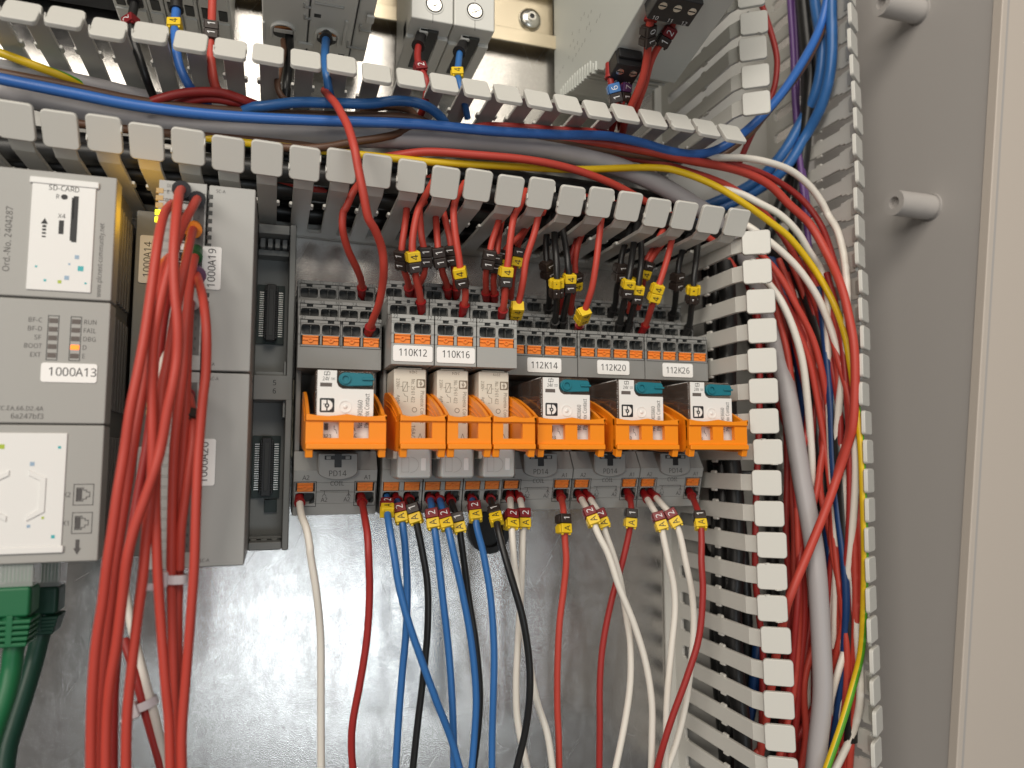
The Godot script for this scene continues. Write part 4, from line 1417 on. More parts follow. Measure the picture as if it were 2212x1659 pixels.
func narrow_socket(x0: float, label: String, id: String, relay_label: String, code: String) -> void:
	var sk := thing("relay_socket", label, "relay socket", Vector3(x0 + 8, 30, 0), "narrow relay sockets")
	var w := 16.1
	var cols := [[1.1, 7.4], [8.5, 14.8]]
	var m := MB.new()
	m.bx(x0 + 0.2, x0 + w - 0.2, -17.0, 75, 3.0, 15.0, 0.4)
	m.bx(x0 + 0.2, x0 + 1.6, 6, 40, 14, 40, 0.4)
	m.bx(x0 + w - 1.6, x0 + w - 0.2, 6, 40, 14, 40, 0.4)
	part("base", m, "socket_grey", sk)
	part("terminal_step", tier(sk, x0, w, 74.6, 64.6, 38.0, cols, false, 12.0), "socket_grey", sk)
	part("terminal_step", tier(sk, x0, w, 65.6, 56.2, 49.5, cols, false, 20.0), "socket_grey", sk)
	part("terminal_step", tier(sk, x0, w, 57.0, 38.4, 60.0, cols, true, 38.0), "socket_light_grey", sk)
	m = MB.new()
	for q in [[57.0, 60.0], [65.6, 49.5], [74.6, 38.0]]:
		m.rect(x0 + 7.4, x0 + 8.6, q[0] - 2.2, q[0] - 0.9, q[1] + 0.06)
	part("test_hole", m, "black_print", sk)
	m = MB.new()
	for q in [["22", 1.6, 56.2, 60.06], ["12", 14.2, 56.2, 60.06], ["24", 1.6, 64.85, 49.56], ["14", 14.2, 64.85, 49.56], ["21", 1.6, 73.85, 38.06], ["11", 14.2, 73.85, 38.06]]:
		write(m, q[0], 1.4, Vector3(x0 + q[1], q[2], q[3]), RIGHT, UP, 0, 0.9)
	part("lettering", m, "grey_print", sk)
	if id:
		sticker(sk, Vector3(x0 + 8.1, 42.5, 60.1), Vector2(14.6, 5.9), id, 2.5, RIGHT, UP, 0.92, Vector2(0, 0.4))
	var xf := low_face(sk, x0, w, 42.0, [[0.8, 7.0], [8.8, 15.0]], false)
	m = MB.new()
	write(m, "A2", 1.4, xf * Vector3(2.4, -15.4, 0.07), xf.basis.x, xf.basis.y)
	write(m, "A1", 1.4, xf * Vector3(12.6, -15.4, 0.07), xf.basis.x, xf.basis.y)
	part("lettering", m, "soft_print", sk)
	m = MB.new()
	m.bx(x0 + 3, x0 + 11, -17.9, -16.6, 14, 24, 0.5)
	part("foot_latch", m, "wire_red", sk)
	m = MB.new()
	m.bx(x0 + 3.2, x0 + 16.3, -3.2, 8.8, 42, 57, 1.1)
	var im := part("indicator_module", m, "indicator_cover", sk)
	m = MB.new()
	m.lines([Vector2(x0 + 5.0, -0.6), Vector2(x0 + 5.0, 4.6), Vector2(x0 + 7.6, 4.6), Vector2(x0 + 7.6, -0.6), Vector2(x0 + 5.0, -0.6)], 57.05, 0.15)
	var arc := []
	for i in 13:
		arc.append(Vector2(x0 + 8.2 + sin(PI * i / 12.0) * 3.0, 2.0 + cos(PI * i / 12.0) * 2.8))
	m.lines(arc, 57.05, 0.15)
	part("embossed_mark", m, "socket_light_grey", im)
	m = MB.new()
	m.bx(x0 + 12.0, x0 + 14.0, -0.2, 4.4, 56.4, 57.15, 0.3)
	part("light_window", m, "indicator_spot", im)
	bracket(sk, x0, 0.5, 16.0, 80.0, [[x0 + 4.3, x0 + 11.4]])
	var rl := thing("plug_in_relay", relay_label, "relay", Vector3(x0 + 8, 22, 16), "ivory relays")
	m = MB.new()
	var z := 56.0
	m.bx(x0 + 1.8, x0 + 14.0, 4, 37.4, 16, z, 0.5)
	m.bx(x0 + 3.4, x0 + 12.4, 37.3, 37.9, 30, z - 0.8, 0.2)
	part("case", m, "ivory_plastic", rl)
	m = MB.new()
	var zp := z + 0.06
	write(m, code, 0.95, Vector3(x0 + 9.0, 36.2, zp), -RIGHT, -UP)
	write(m, "230V~", 1.15, Vector3(x0 + 3.4, 31.7, zp), -UP, RIGHT, 0, 0.9)
	write(m, "AgNi", 1.1, Vector3(x0 + 3.4, 26.0, zp), -UP, RIGHT)
	write(m, "No. 29 61 422", 1.3, Vector3(x0 + 9.0, 29.2, zp), -UP, RIGHT, 0, 0.78)
	write(m, "Phoenix Contact", 1.35, Vector3(x0 + 12.5, 23.2, zp), -UP, RIGHT, 0, 0.88)
	write(m, "16A/250V", 1.5, Vector3(x0 + 9.2, 12.0, zp), -UP, RIGHT)
	var fig := MB.new()
	logo(m, fig, Vector3(x0 + 11.9, 32.0, zp), 3.2)
	part("printed_figure", fig, "ivory_plastic", rl)
	m.lines([Vector2(x0 + 5.2, 29.0), Vector2(x0 + 6.9, 29.0), Vector2(x0 + 6.9, 32.4), Vector2(x0 + 5.2, 32.4), Vector2(x0 + 5.2, 29.0), Vector2(x0 + 6.9, 32.4)], zp, 0.16)
	m.line(Vector2(x0 + 4.4, 30.7), Vector2(x0 + 5.2, 30.7), zp, 0.16)
	m.line(Vector2(x0 + 6.9, 30.7), Vector2(x0 + 7.7, 30.7), zp, 0.16)
	m.lines([Vector2(x0 + 7.0, 25.2), Vector2(x0 + 7.0, 27.0), Vector2(x0 + 6.0, 27.4), Vector2(x0 + 5.6, 28.2)], zp, 0.16)
	m.lines([Vector2(x0 + 5.6, 25.2), Vector2(x0 + 6.4, 25.2)], zp, 0.16)
	m.ring(Vector3(x0 + 9.6, 22.2, z - 0.1), Vector3(x0 + 9.6, 22.2, zp), 0.75, 0.95, 16)
	m.lines([Vector2(x0 + 10.4, 9.6), Vector2(x0 + 13.2, 9.6), Vector2(x0 + 11.8, 13.4), Vector2(x0 + 10.4, 9.6)], zp, 0.18)
	part("lettering", m, "brown_print", rl)

func build_sockets() -> void:
	make_button()
	wide_socket(0.0, "wide relay socket without sticker, leftmost of the relay row", "", [], "clear relay with teal lever in the leftmost socket, left of the ivory relays")
	var ids := ["110K12", "110K16", ""]
	for i in 3:
		narrow_socket(32.3 + 16.15 * i, ["narrow relay socket with sticker 110K12", "narrow relay socket with sticker 110K16", "narrow relay socket without sticker, right of the 110K16 one"][i], ids[i], ["ivory relay under the 110K12 sticker", "ivory relay under the 110K16 sticker", "rightmost ivory relay, under the socket without a sticker"][i], ["2424", "2424", "2519"][i])
	wide_socket(80.8, "wide relay socket with sticker 112K14", "112K14", [1176.0, 789.0, 14.8], "clear relay with teal lever under the 112K14 sticker")
	wide_socket(111.8, "wide relay socket with sticker 112K20", "112K20", [1325.0, 794.0, 14.8], "clear relay with teal lever under the 112K20 sticker")
	wide_socket(142.8, "wide relay socket with sticker 112K26, rightmost of the row", "112K26", [1464.0, 800.0, 14.8], "clear relay with teal lever under the 112K26 sticker")

func marker(w: Node3D, p: Vector3, d: Vector3, segs: Array, yaw: float) -> void:   # clip-on wire marker; segs run from the upper to the lower piece
	if d.y < 0.0:
		d = -d
	var zz := Vector3(sin(yaw), 0.0, 1.0)
	zz = (zz - d * zz.dot(d)).normalized()
	var b := Basis(d.cross(zz), d, zz)
	var n := segs.size()
	var body: MeshInstance3D
	for i in n:
		var c := p + d * (((n - 1) * 0.5 - i) * 3.9)
		var m := MB.new()
		m.t = Transform3D(b, c)
		m.bx(-2.45, 2.45, -1.9, 1.9, -2.2, 2.3, 0.35)
		m.bx(-2.75, -2.35, -1.6, 1.2, -2.3, 1.0, 0.15)
		for s in [-1, 1]:
			m.bx(s * 1.7 - 0.4, s * 1.7 + 0.4, -2.6, -1.8, 0.7, 1.6, 0.15)
		body = part("wire_marker", m, "mark_" + segs[i][0], w)
		m = MB.new()
		write(m, segs[i][1], 2.5, c + b * Vector3(0, 0, 2.37), d, -b.x)
		part("lettering", m, "black_print" if segs[i][0] == "yellow" else "print_white", body)

func wire(label: String, kind: String, r: float, s: String, group := "", ends := {}, marks := []) -> Node3D:
	reach = 237.6 - r - (fposmod(label.hash() * 0.6180339, 1.0) * 5.0 if r < 2.0 else 0.0)
	if label.begins_with("broad"): reach = 229.0
	if label.begins_with("yellow and"): reach = 231.5
	if label.begins_with("white wire at the lower right"): reach = 234.0
	var p := course(s)
	reach = 236.4
	var w := thing("cable" if r > 2.4 else "wire", label, "cable" if r > 2.4 else "wire", p[0], group)
	var q := smooth_path(p, 6)
	var m := MB.new()
	if kind == "yellow_green":
		m.tube(q, r, 16, 0.0, 1)
		part("yellow_insulation", m, "wire_yellow", w)
		m = MB.new()
		m.tube(q, r, 16, 0.0, 2)
		part("green_insulation", m, "wire_green", w)
	else:
		m.tube(q, r, 14 if r > 2.4 else 10)
		part("insulation", m, "wire_" + kind, w)
	for e in ends:   # 0 at the start, 1 at the end: [material, length, radius]
		var a: Vector3 = q[0] if e == 0 else q[q.size() - 1]
		var c: Vector3 = q[mini(3, q.size() - 1)] if e == 0 else q[maxi(q.size() - 4, 0)]
		var d := (c - a).normalized()
		m = MB.new()
		var f: Array = ends[e]
		m.cyl(a - d * 2.5, a + d * (f[1] - 0.6), f[2] * 0.86, f[2] * 0.95, 16)
		m.ring(a + d * (f[1] - 0.9), a + d * f[1], r * 0.9, f[2] * 1.1, 16)
		part("ferrule_collar", m, f[0], w)
	for k in marks:
		var i: int = k[0]
		var d := (p[mini(i + 1, p.size() - 1)] - p[maxi(i - 1, 0)]).normalized()
		var yaw: float = k[2] if k.size() > 2 else rng.randf_range(-0.5, 0.1)
		marker(w, p[i], d, k[1], yaw)
	return w

func cable_tie(label: String, c: Vector3, d: Vector3, rx: float, rz: float) -> void:
	var m := MB.new()
	var zz := Vector3(0, 0, 1)
	var b := Basis(zz.cross(d).cross(zz).cross(zz), d, zz)
	b = Basis(d.cross(zz).normalized(), d, zz)
	var t := thing("cable_tie", label, "cable tie", c, "white cable ties")
	m.t = Transform3D(b, c)
	var last := []
	for i in 25:
		var a := TAU * i / 24.0
		var e := Vector3(cos(a) * rx, 0, sin(a) * rz)
		var nn := Vector3(cos(a) / rx, 0, sin(a) / rz).normalized()
		var row := [m.vert(e + Vector3(0, 1.3, 0), nn), m.vert(e + Vector3(0, -1.3, 0), nn), m.vert(e * 1.12 + Vector3(0, 1.3, 0), nn), m.vert(e * 1.12 + Vector3(0, -1.3, 0), nn)]
		if i:
			m.quad(last[2], last[3], row[3], row[2])
			m.quad(last[2], last[0], row[0], row[2])
			m.quad(last[3], last[1], row[1], row[3])
		last = row
	part("strap", m, "tie_white", t)
	m = MB.new()
	m.t = Transform3D(b, c + b * Vector3(-rx * 1.0, 0, rz * 0.4))
	m.bx(-2.0, 1.6, -2.4, 2.4, -1.0, 2.4, 0.5)
	m.bx(-4.2, -1.0, -3.2, -1.2, 0, 0.9, 0.2)
	part("tie_head", m, "tie_white", t)

func build_wires() -> void:
	var fr := {0: ["ferrule_red", 4.2, 1.85]}
	var fe := {1: ["ferrule_red", 4.6, 1.85]}
	var fk := {1: ["ferrule_black", 5.0, 1.8]}
	var Y4 := ["yellow", "4"]
	var B1 := ["brown", "1"]
	var A2 := [["red", "2"], ["yellow", "A"]]
	var A1 := [["brown", "1"], ["yellow", "A"]]
	var g := "wires from the relay coil terminals down to the plate"
	# coil side
	wire("white wire from the left coil terminal of the leftmost socket", "white", 1.35, "v2 412,1150,36 430,1290,46 470,1400,52 495,1540,54 b6 497,0,54 545,300,52 576,620,48 580,950,46 580,1300,44 582,1720,42", g, fr)
	wire("red wire from the right coil terminal of the leftmost socket", "dark_red", 1.35, "v2 890,1145,36 915,1290,46 940,1450,52 948,1600,54 b6 955,300,52 935,650,50 882,1000,48 826,1300,46 815,1500,44 832,1720,42", g, fr)
	wire("blue wire at the far left of the 110K12 socket, marker A2 raised to the terminal", "blue", 1.35, "v2 1090,1145,38 1092,1230,46 1096,1300,50 1120,1450,55 1146,1600,57 b6 1182,250,58 1252,520,58 1382,900,56 1482,1170,54 1590,1450,50 1665,1720,48", g, {}, [[1, A2, -0.1]])
	wire("blue wire second from left under the 110K12 socket, crossing behind its neighbour", "blue", 1.35, "v2 1160,1140,36 1185,1230,44 1198,1275,46 1215,1400,48 1230,1550,48 b6 1245,250,48 1237,600,46 1205,950,44 1178,1300,42 1153,1720,40", g, fr, [[2, A2, -0.25]])
	wire("black wire from the right coil terminal of the 110K12 socket", "black", 1.3, "v2 1250,1140,36 1280,1210,44 1303,1280,47 1328,1400,48 1360,1560,48 b6 1402,250,47 1402,600,46 1370,950,44 1328,1300,42 1283,1720,40", g, fr, [[2, A1, -0.35]])
	wire("blue wire at the left coil terminal of the 110K16 socket", "blue", 1.35, "v2 1420,1140,36 1435,1230,45 1446,1320,48 1465,1450,50 1483,1600,50 b6 1520,350,49 1565,750,47 1590,1100,46 1602,1400,45 1604,1720,44", g, fr, [[2, A2, -0.3]])
	wire("blue wire sharing the left terminal of the 110K16 socket, running to its right", "blue", 1.35, "v2 1488,1140,36 1515,1230,45 1543,1325,49 1575,1450,52 1608,1600,53 b6 1670,300,52 1742,700,50 1777,1100,48 1765,1400,46 1738,1720,45", g, fr, [[2, A2, -0.2]])
	wire("black wire from the right coil terminal of the 110K16 socket", "black", 1.3, "v2 1572,1145,36 1605,1240,44 1640,1345,47 1660,1480,47 1680,1620,46 b6 1720,350,44 1775,700,43 1806,1050,42 1795,1350,41 1748,1720,40", g, fr, [[2, A1, -0.2]])
	wire("blue wire under the narrow socket without sticker, before the grommet", "blue", 1.35, "v2 1740,1145,36 1758,1210,44 1770,1262,47 1782,1380,49 1832,1580,50 b6 1890,350,50 1915,750,49 1910,1100,48 1901,1400,46 1899,1720,45", g, fr, [[2, A2, -0.2]])
	wire("black wire under the narrow socket without sticker, bowing to the right across the white wires", "black", 1.35, "v2 1885,1145,36 1902,1215,46 1928,1290,52 1950,1420,57 1998,1600,60 b7 170,250,62 240,500,62 287,800,61 296,1050,60 265,1350,57 178,1720,54", g, fr, [[2, A1, -0.3]])
	wire("left white wire in the left coil terminal of the 112K14 socket", "white", 1.35, "v4 143,1130,36 148,1240,46 152,1325,50 160,1450,52 172,1640,53 b7 200,250,52 235,500,51 292,850,50 352,1150,49 432,1400,48 478,1720,46", g, fr, [[2, A2, 0.05]])
	wire("right white wire in the left coil terminal of the 112K14 socket", "white", 1.35, "v4 212,1130,36 235,1230,44 246,1310,46 240,1450,46 236,1640,46 b7 225,350,45 204,700,44 190,1000,43 202,1300,42 290,1720,40", g, fr, [[2, A2, 0.05]])
	wire("red wire from the right coil terminal of the 112K14 socket", "red", 1.35, "v4 528,1120,36 552,1230,45 558,1355,48 568,1500,48 576,1640,48 b7 560,250,47 524,550,46 508,900,45 508,1200,44 517,1400,43 522,1720,42", g, fr, [[2, A1, 0.2]])
	wire("left white wire in the left coil terminal of the 112K20 socket", "white", 1.35, "v4 676,1130,36 730,1230,46 770,1300,50 820,1430,52 900,1590,53 b7 980,250,53 1100,550,52 1190,850,51 1236,1150,50 1237,1450,48 1230,1720,46", g, fr, [[2, A2, -0.2]])
	wire("right white wire in the left coil terminal of the 112K20 socket", "white", 1.35, "v4 740,1128,36 800,1225,44 848,1310,46 880,1430,46 940,1600,46 b7 990,200,46 1042,500,45 1070,700,45 1070,1000,44 1030,1300,43 945,1720,42", g, fr, [[2, A2, -0.3]])
	wire("red wire from the right coil terminal of the 112K20 socket", "dark_red", 1.35, "v4 1050,1110,36 1075,1200,42 1075,1310,44 1060,1430,43 1012,1640,42 b7 930,350,41 860,700,40 836,1000,40 835,1350,40 830,1720,39", g, fr, [[2, A1, -0.3]])
	wire("left white wire in the left coil terminal of the 112K26 socket", "white", 1.35, "v4 1180,1130,36 1240,1230,45 1298,1335,49 1330,1480,50 1364,1640,50 b7 1405,250,49 1414,450,48 1386,750,47 1356,1100,46 1346,1400,45 1338,1720,44", g, fr, [[2, A2, -0.3]])
	wire("right white wire in the left coil terminal of the 112K26 socket", "white", 1.35, "v4 1240,1120,36 1320,1210,45 1400,1310,49 1450,1430,50 1495,1640,50 b7 1545,300,49 1560,550,49 1540,850,48 1500,1150,47 1430,1450,45 1335,1720,43", g, fr, [[2, A2, -0.35]])
	wire("red wire from the right coil terminal of the 112K26 socket, sweeping left across white wires", "dark_red", 1.35, "v4 1530,1110,36 1575,1210,46 1610,1330,52 1620,1480,55 1619,1640,57 b7 1630,300,58 1600,650,58 1510,950,57 1400,1250,55 1320,1500,53 1262,1720,50", g, fr, [[2, A1, -0.45]])
	# contact side
	g = "wires from the relay contacts up into the wiring duct"
	wire("thick red wire crossing the duct front and both finger rows to the leftmost socket", "red", 1.45, "a2 606,700,46 650,750,62 700,810,72 745,890,78 790,980,82 840,1150,86 868,1300,86 905,1480,85 v1 945,100,82 1000,200,79 1050,340,74 1064,480,70 1055,620,64 1025,770,58 975,900,51 948,985,45", g, {1: ["ferrule_red", 3.6, 1.95]})
	wire("red wire to the top terminal row of the leftmost socket", "red", 1.4, "a2 960,1330,40 900,1390,50 830,1480,55 775,1600,55 v1 752,60,54 748,190,52 790,350,46 860,500,38 893,600,30 893,690,23", g, fe)
	wire("red wire left of three at the 110K12 socket, marker 11 turned aside", "red", 1.3, "a2 1440,1360,44 v1 1252,-60,50 1240,60,54 1222,200,56 1205,330,56 1208,420,54 1225,510,50 1252,600,44 1260,690,37", g, fe, [[5, [["brown", "1"], ["brown", "1"]], -0.9]])
	wire("red wire right of three at the 110K12 socket with marker 11", "red", 1.3, "a2 1380,1560,44 v1 1342,20,50 1348,140,53 1358,260,54 1385,400,52 1372,540,48 1335,620,42 1312,690,37", g, fe, [[4, [["brown", "1"], ["brown", "1"]], -0.1]])
	wire("front red wire at the 110K12 socket with marker 41 in yellow and brown", "red", 1.35, "a2 1450,1390,52 1370,1540,60 v1 1330,40,62 1295,200,63 1284,340,63 1297,440,62 1312,560,59 1342,690,54 1358,815,48", g, fe, [[5, [Y4, B1], -0.05]])
	wire("red wire at the left of the 110K16 socket with marker 11 facing us", "red", 1.3, "v1 1462,40,46 1468,120,50 1478,280,53 1493,405,53 1520,530,48 1552,620,42 1560,690,37", g, fe, [[3, [["brown", "1"], ["brown", "1"]], -0.2]])
	wire("red wire in the middle of the 110K16 socket, marker 11 half behind its neighbour", "red", 1.3, "v1 1515,20,46 1545,140,50 1575,260,52 1592,390,51 1608,510,48 1622,620,42 1628,690,37", g, fe, [[3, [["brown", "1"], ["brown", "1"]], -0.7]])
	wire("front red wire at the 110K16 socket, yellow marker 4 low beside the sticker row", "red", 1.35, "a2 1690,1410,52 1620,1540,60 v1 1603,60,62 1620,250,62 1648,430,61 1662,560,59 1692,650,56 1692,740,53 1672,835,48", g, fe, [[5, [Y4, B1], -0.4]])
	wire("red wire left at the narrow socket without sticker, marker 11 facing us", "red", 1.3, "a2 2100,1480,44 v1 1975,20,50 1945,150,54 1898,290,55 1875,420,54 1853,530,49 1853,640,43 1856,735,37", g, fe, [[4, [["brown", "1"], ["brown", "1"]], -0.15]])
	wire("red wire middle at the narrow socket without sticker, marker 11 set lower", "red", 1.3, "v1 1990,40,46 1962,180,50 1942,330,52 1930,450,51 1912,560,47 1914,660,42 1920,740,37", g, fe, [[3, [["brown", "1"], ["brown", "1"]], -0.3]])
	wire("front red wire at the narrow socket without sticker, marker 41 in yellow and brown", "red", 1.35, "a2 2160,1470,52 2110,1600,60 v1 2070,90,62 2042,260,63 2026,420,62 2006,555,60 2000,680,57 1988,790,53 1972,865,48", g, fe, [[5, [Y4, B1], -0.05]])
	wire("red wire behind, with yellow marker turned aside right of the narrow sockets", "red", 1.3, "v3 350,20,40 290,120,44 230,230,46 120,330,46 90,420,45 88,560,42 100,720,30", g, {}, [[4, [B1, Y4], -0.9]])
	wire("red wire behind, with small 14 marker left of the 112K14 blacks", "red", 1.3, "v3 330,60,38 270,180,42 210,290,42 193,400,42 165,520,38 150,720,26", g, {}, [[3, [B1, Y4], 0.1]])
	wire("long red wire in front of the 112K14 socket with yellow marker 44", "red", 1.35, "a3 430,1480,50 395,1640,58 v3 372,60,60 330,220,60 268,420,58 245,580,56 215,730,52 195,815,49 165,900,37", g, fe, [[7, [Y4, Y4], -0.15]])
	wire("left black wire at the 112K14 socket, brown marker 11", "black", 1.35, "v3 480,60,38 440,160,42 420,300,46 424,420,47 435,500,46 446,620,40 445,750,32 432,840,24", g, fk, [[4, [["brown", "1"], ["brown", "1"]], 0.2]])
	wire("middle black wire at the 112K14 socket, wide yellow marker 4", "black", 1.4, "v3 500,60,42 485,170,47 493,340,52 505,500,53 503,640,51 503,760,46 492,880,40 478,945,34", g, fk, [[4, [Y4, B1], 0.0], [4, [Y4, B1], -1.2]])
	wire("right black wire at the 112K14 socket, marker 41 beside the wide one", "black", 1.35, "v3 520,60,42 548,190,47 577,350,51 592,480,52 600,605,50 580,740,46 556,860,40 545,945,34", g, fk, [[4, [Y4, B1], -0.1]])
	wire("red wire behind the blacks at the 112K14 socket", "red", 1.3, "v3 770,60,40 722,160,44 668,310,44 645,450,42 650,590,40 622,720,32 610,840,24", g, {}, [[4, [B1, Y4], 0.15]])
	wire("dark red wire close behind the blacks at the 112K14 socket", "dark_red", 1.2, "v3 690,160,40 640,320,42 600,450,42 560,600,38 540,760,30 530,840,24", g)
	wire("long red wire in front of the 112K20 socket with yellow marker 44 low down", "red", 1.35, "a3 890,1530,52 v3 862,-10,58 846,120,61 828,270,60 805,460,59 775,640,56 735,770,52 706,855,48 668,960,36", g, fe, [[7, [Y4, Y4], 0.0]])
	wire("left black wire at the 112K20 socket, dark marker 11", "black", 1.35, "v3 1080,170,38 1040,280,42 1003,400,45 990,520,44 966,650,38 953,770,31 915,860,24", g, fk, [[3, [["brown", "1"], ["brown", "1"]], 0.1]])
	wire("middle black wire at the 112K20 socket, yellow marker 4 above brown 1", "black", 1.4, "v3 1130,120,42 1105,250,47 1080,430,51 1060,560,52 1050,645,51 1020,760,46 996,880,40 975,970,34", g, fk, [[4, [Y4, B1], -0.15]])
	wire("right black wire at the 112K20 socket, marker 41 a little lower", "black", 1.35, "v3 1140,140,42 1152,280,47 1155,420,50 1143,550,51 1120,690,49 1092,800,44 1065,900,38 1045,975,34", g, fk, [[4, [Y4, B1], -0.1]])
	wire("red wire slanting behind the 112K20 blacks from the duct", "red", 1.3, "v3 1330,180,40 1250,330,42 1185,450,42 1130,560,40 1085,700,32 1060,830,24", g, {}, [[3, [B1, Y4], 0.4]])
	wire("second red wire slanting behind the 112K20 blacks", "red", 1.3, "v3 1390,200,42 1310,310,44 1240,410,44 1190,500,43 1165,620,38 1130,800,26", g, {}, [[3, [B1, Y4], 0.1]])
	wire("red wire in front of the 112K26 socket with yellow marker 44", "red", 1.35, "v3 1420,140,50 1402,220,54 1368,370,56 1318,540,55 1270,680,53 1232,800,47 1196,910,39 1160,985,34", g, fe, [[4, [Y4, Y4], -0.15]])
	wire("left black wire at the 112K26 socket, brown marker 11", "black", 1.4, "v3 1530,230,40 1490,310,44 1450,440,46 1432,590,44 1420,710,38 1410,800,31 1385,890,24", g, fk, [[3, [["brown", "1"], ["brown", "1"]], 0.2]])
	wire("right black wire at the 112K26 socket, yellow marker 4 beside the upright duct", "black", 1.4, "v3 1610,200,44 1592,290,49 1576,450,52 1562,570,52 1555,690,50 1540,810,45 1526,920,39 1490,1005,34", g, fk, [[4, [Y4, B1], -0.15], [4, [Y4, B1], -1.3]])
	# wires lying in the level duct
	g = "wires lying in the level wiring duct"
	wire("long blue wire on top along the whole level duct, rising at the right", "bright_blue", 1.95, "px -40,162,50 0,170,52 140,198,54 300,229,55 480,250,56 700,261,57 900,268,57 1062,283,57 1202,291,56 1314,294,55 1384,308,54 1454,328,54 1510,333,54 1552,322,55 1611,283,58 1677,216,60 1733,134,60 1772,56,58 1789,-20,57 1806,-220,54", g)
	wire("brown wire hugging the upper side of the long blue wire and rising with it", "brown", 1.5, "px -40,150,46 112,178,48 330,222,49 531,241,50 727,249,51 895,255,52 965,284,50 1063,297,50 1260,316,49 1420,340,50 1538,343,53 1616,293,57 1649,254,58 1710,180,59 1749,123,58 1785,42,56 1799,-20,55 1812,-220,52", g)
	wire("short blue wire arching over the duct to a slot at the upper middle", "blue", 1.9, "px 500,252,46 546,232,52 573,229,54 643,221,56 727,223,57 797,224,57 853,218,57 895,221,57 931,235,56 959,262,53 972,292,46", g)
	wire("brown wire loop at the middle of the duct", "brown", 1.5, "px 480,296,42 560,312,48 640,320,51 700,318,52 772,305,52 820,298,52 867,286,51 899,262,49 884,238,46 836,230,42 780,240,36", g)
	wire("thin brown wire dropping from the arched breaker into the duct", "brown", 1.2, "px 612,88,28 613,112,34 602,160,44 600,190,46 612,212,46 640,226,44", g)
	wire("dark red wire bowing upward left of the big crossing red wire", "dark_red", 1.6, "px 300,232,46 344,214,50 406,200,52 476,200,53 532,218,52 575,236,48", g)
	wire("second dark red wire bowing just below the first", "dark_red", 1.5, "px 360,232,44 400,221,48 450,213,50 505,221,50 550,236,46", g)
	wire("grey sheathed cable curving from the level duct down into the upright duct", "grey", 4.1, "px -40,182,34 150,232,36 282,264,38 500,282,42 700,292,46 900,300,48 1050,308,48 1200,326,47 1350,366,45 1470,425,40 1570,500,36 1640,620,34 1685,780,40 1699,836,44 1732,1032,50 1757,1172,54 1766,1250,56 1774,1390,57 1777,1502,57 1766,1614,55 1755,1720,53", g)
	wire("grey sheathed cable under the long blue wire at the left", "grey", 3.0, "px -40,140,28 80,158,30 200,184,32 330,214,33 600,252,30 900,290,24 1200,320,20", g)
	wire("yellow wire slipping under the blue one at the upper left", "yellow_green", 1.5, "px -40,104,36 0,114,38 78,143,38 140,166,36 190,190,32 260,222,26", g)
	wire("yellow and green wire behind the lower finger tips, curving down the upright duct", "yellow_green", 1.5, "px 380,290,44 531,309,48 699,326,50 783,335,51 923,349,52 1077,358,52 1240,366,50 1392,362,50 1454,367,52 1538,398,54 1608,440,56 1664,480,56 1705,513,56 1760,583,55 1800,653,54 1825,722,52 1836,780,50 1848,860,46 1859,950,44 1865,1080,50 1868,1200,56 1866,1320,60 1860,1410,62 1845,1474,63 1816,1572,63 1775,1690,62", g)
	wire("red wire running just behind the lower finger tips at the middle", "red", 1.6, "px 800,345,44 860,335,50 923,328,54 1020,334,56 1146,346,56 1240,366,54 1330,400,50 1420,450,42 1520,500,34", g)
	wire("dark red wire under the long blue wire at the upper middle", "dark_red", 1.6, "px 860,262,38 980,280,42 1061,272,44 1202,281,46 1300,287,46 1340,300,42", g)
	wire("broad red wire below the long blue wire, running to the right corner", "red", 1.9, "px 1080,296,40 1174,304,46 1286,308,50 1398,326,52 1482,345,53 1594,368,53 1660,398,53 1705,442,53 1749,484,54 1789,554,55 1817,618,56 1833,680,57 1845,750,58 1847,834,58 1842,920,59 1831,962,60 1808,1032,61 1783,1102,62 1749,1186,63 1705,1292,62 1690,1350,56 1676,1420,48 1660,1520,40 1640,1640,34 1630,1720,30", g)
	wire("red wire beside the broad one at the right corner", "red", 1.5, "px 1250,330,40 1384,345,44 1482,368,46 1580,405,47 1660,470,46 1720,560,45 1770,680,45 1790,800,44 1800,940,44 1822,1080,46 1842,1200,47 1850,1330,47 1846,1500,44 1830,1720,40", g)
	wire("dark red wire over the corner toward the right duct wall", "dark_red", 1.5, "px 1540,345,44 1640,372,46 1720,420,46 1770,480,45 1800,560,43 1822,640,42 1840,760,42 1836,900,44 1815,1040,46 1800,1180,48 1784,1330,46 1776,1500,42 1772,1720,38", g)
	wire("dark red wire dipping from the upper devices into the corner", "dark_red", 1.4, "px 1600,-180,30 1636,-20,42 1665,70,48 1678,126,50 1674,182,50 1660,222,48 1628,282,46 1606,330,42 1590,372,36", g)
	wire("white wire arching over the right corner along the outer edge", "white", 1.6, "px 1470,330,48 1543,340,54 1600,341,57 1649,348,58 1705,367,58 1747,400,57 1775,437,56 1789,465,55 1808,496,54 1821,542,53 1828,596,52 1830,660,48 1826,760,36 1812,880,24 1800,1100,20 1796,1400,20 1790,1720,20", g)
	wire("white wire beside the yellow-green one at the right corner", "white", 1.6, "px 1540,402,44 1601,419,50 1635,436,53 1685,464,55 1723,502,55 1746,540,53 1774,585,46 1788,640,38 1788,720,30 1790,850,26 1796,1000,24 1806,1200,20 1800,1450,20 1796,1720,20", g)
	wire("white wire looping behind the first upright finger tips", "white", 1.6, "px 1570,466,44 1618,490,52 1671,529,56 1719,574,57 1761,633,57 1789,694,56 1811,764,55 1825,834,54 1836,888,52 1846,950,46 1848,1040,40 1838,1180,30 1826,1300,24 1820,1500,22 1816,1720,20", g)
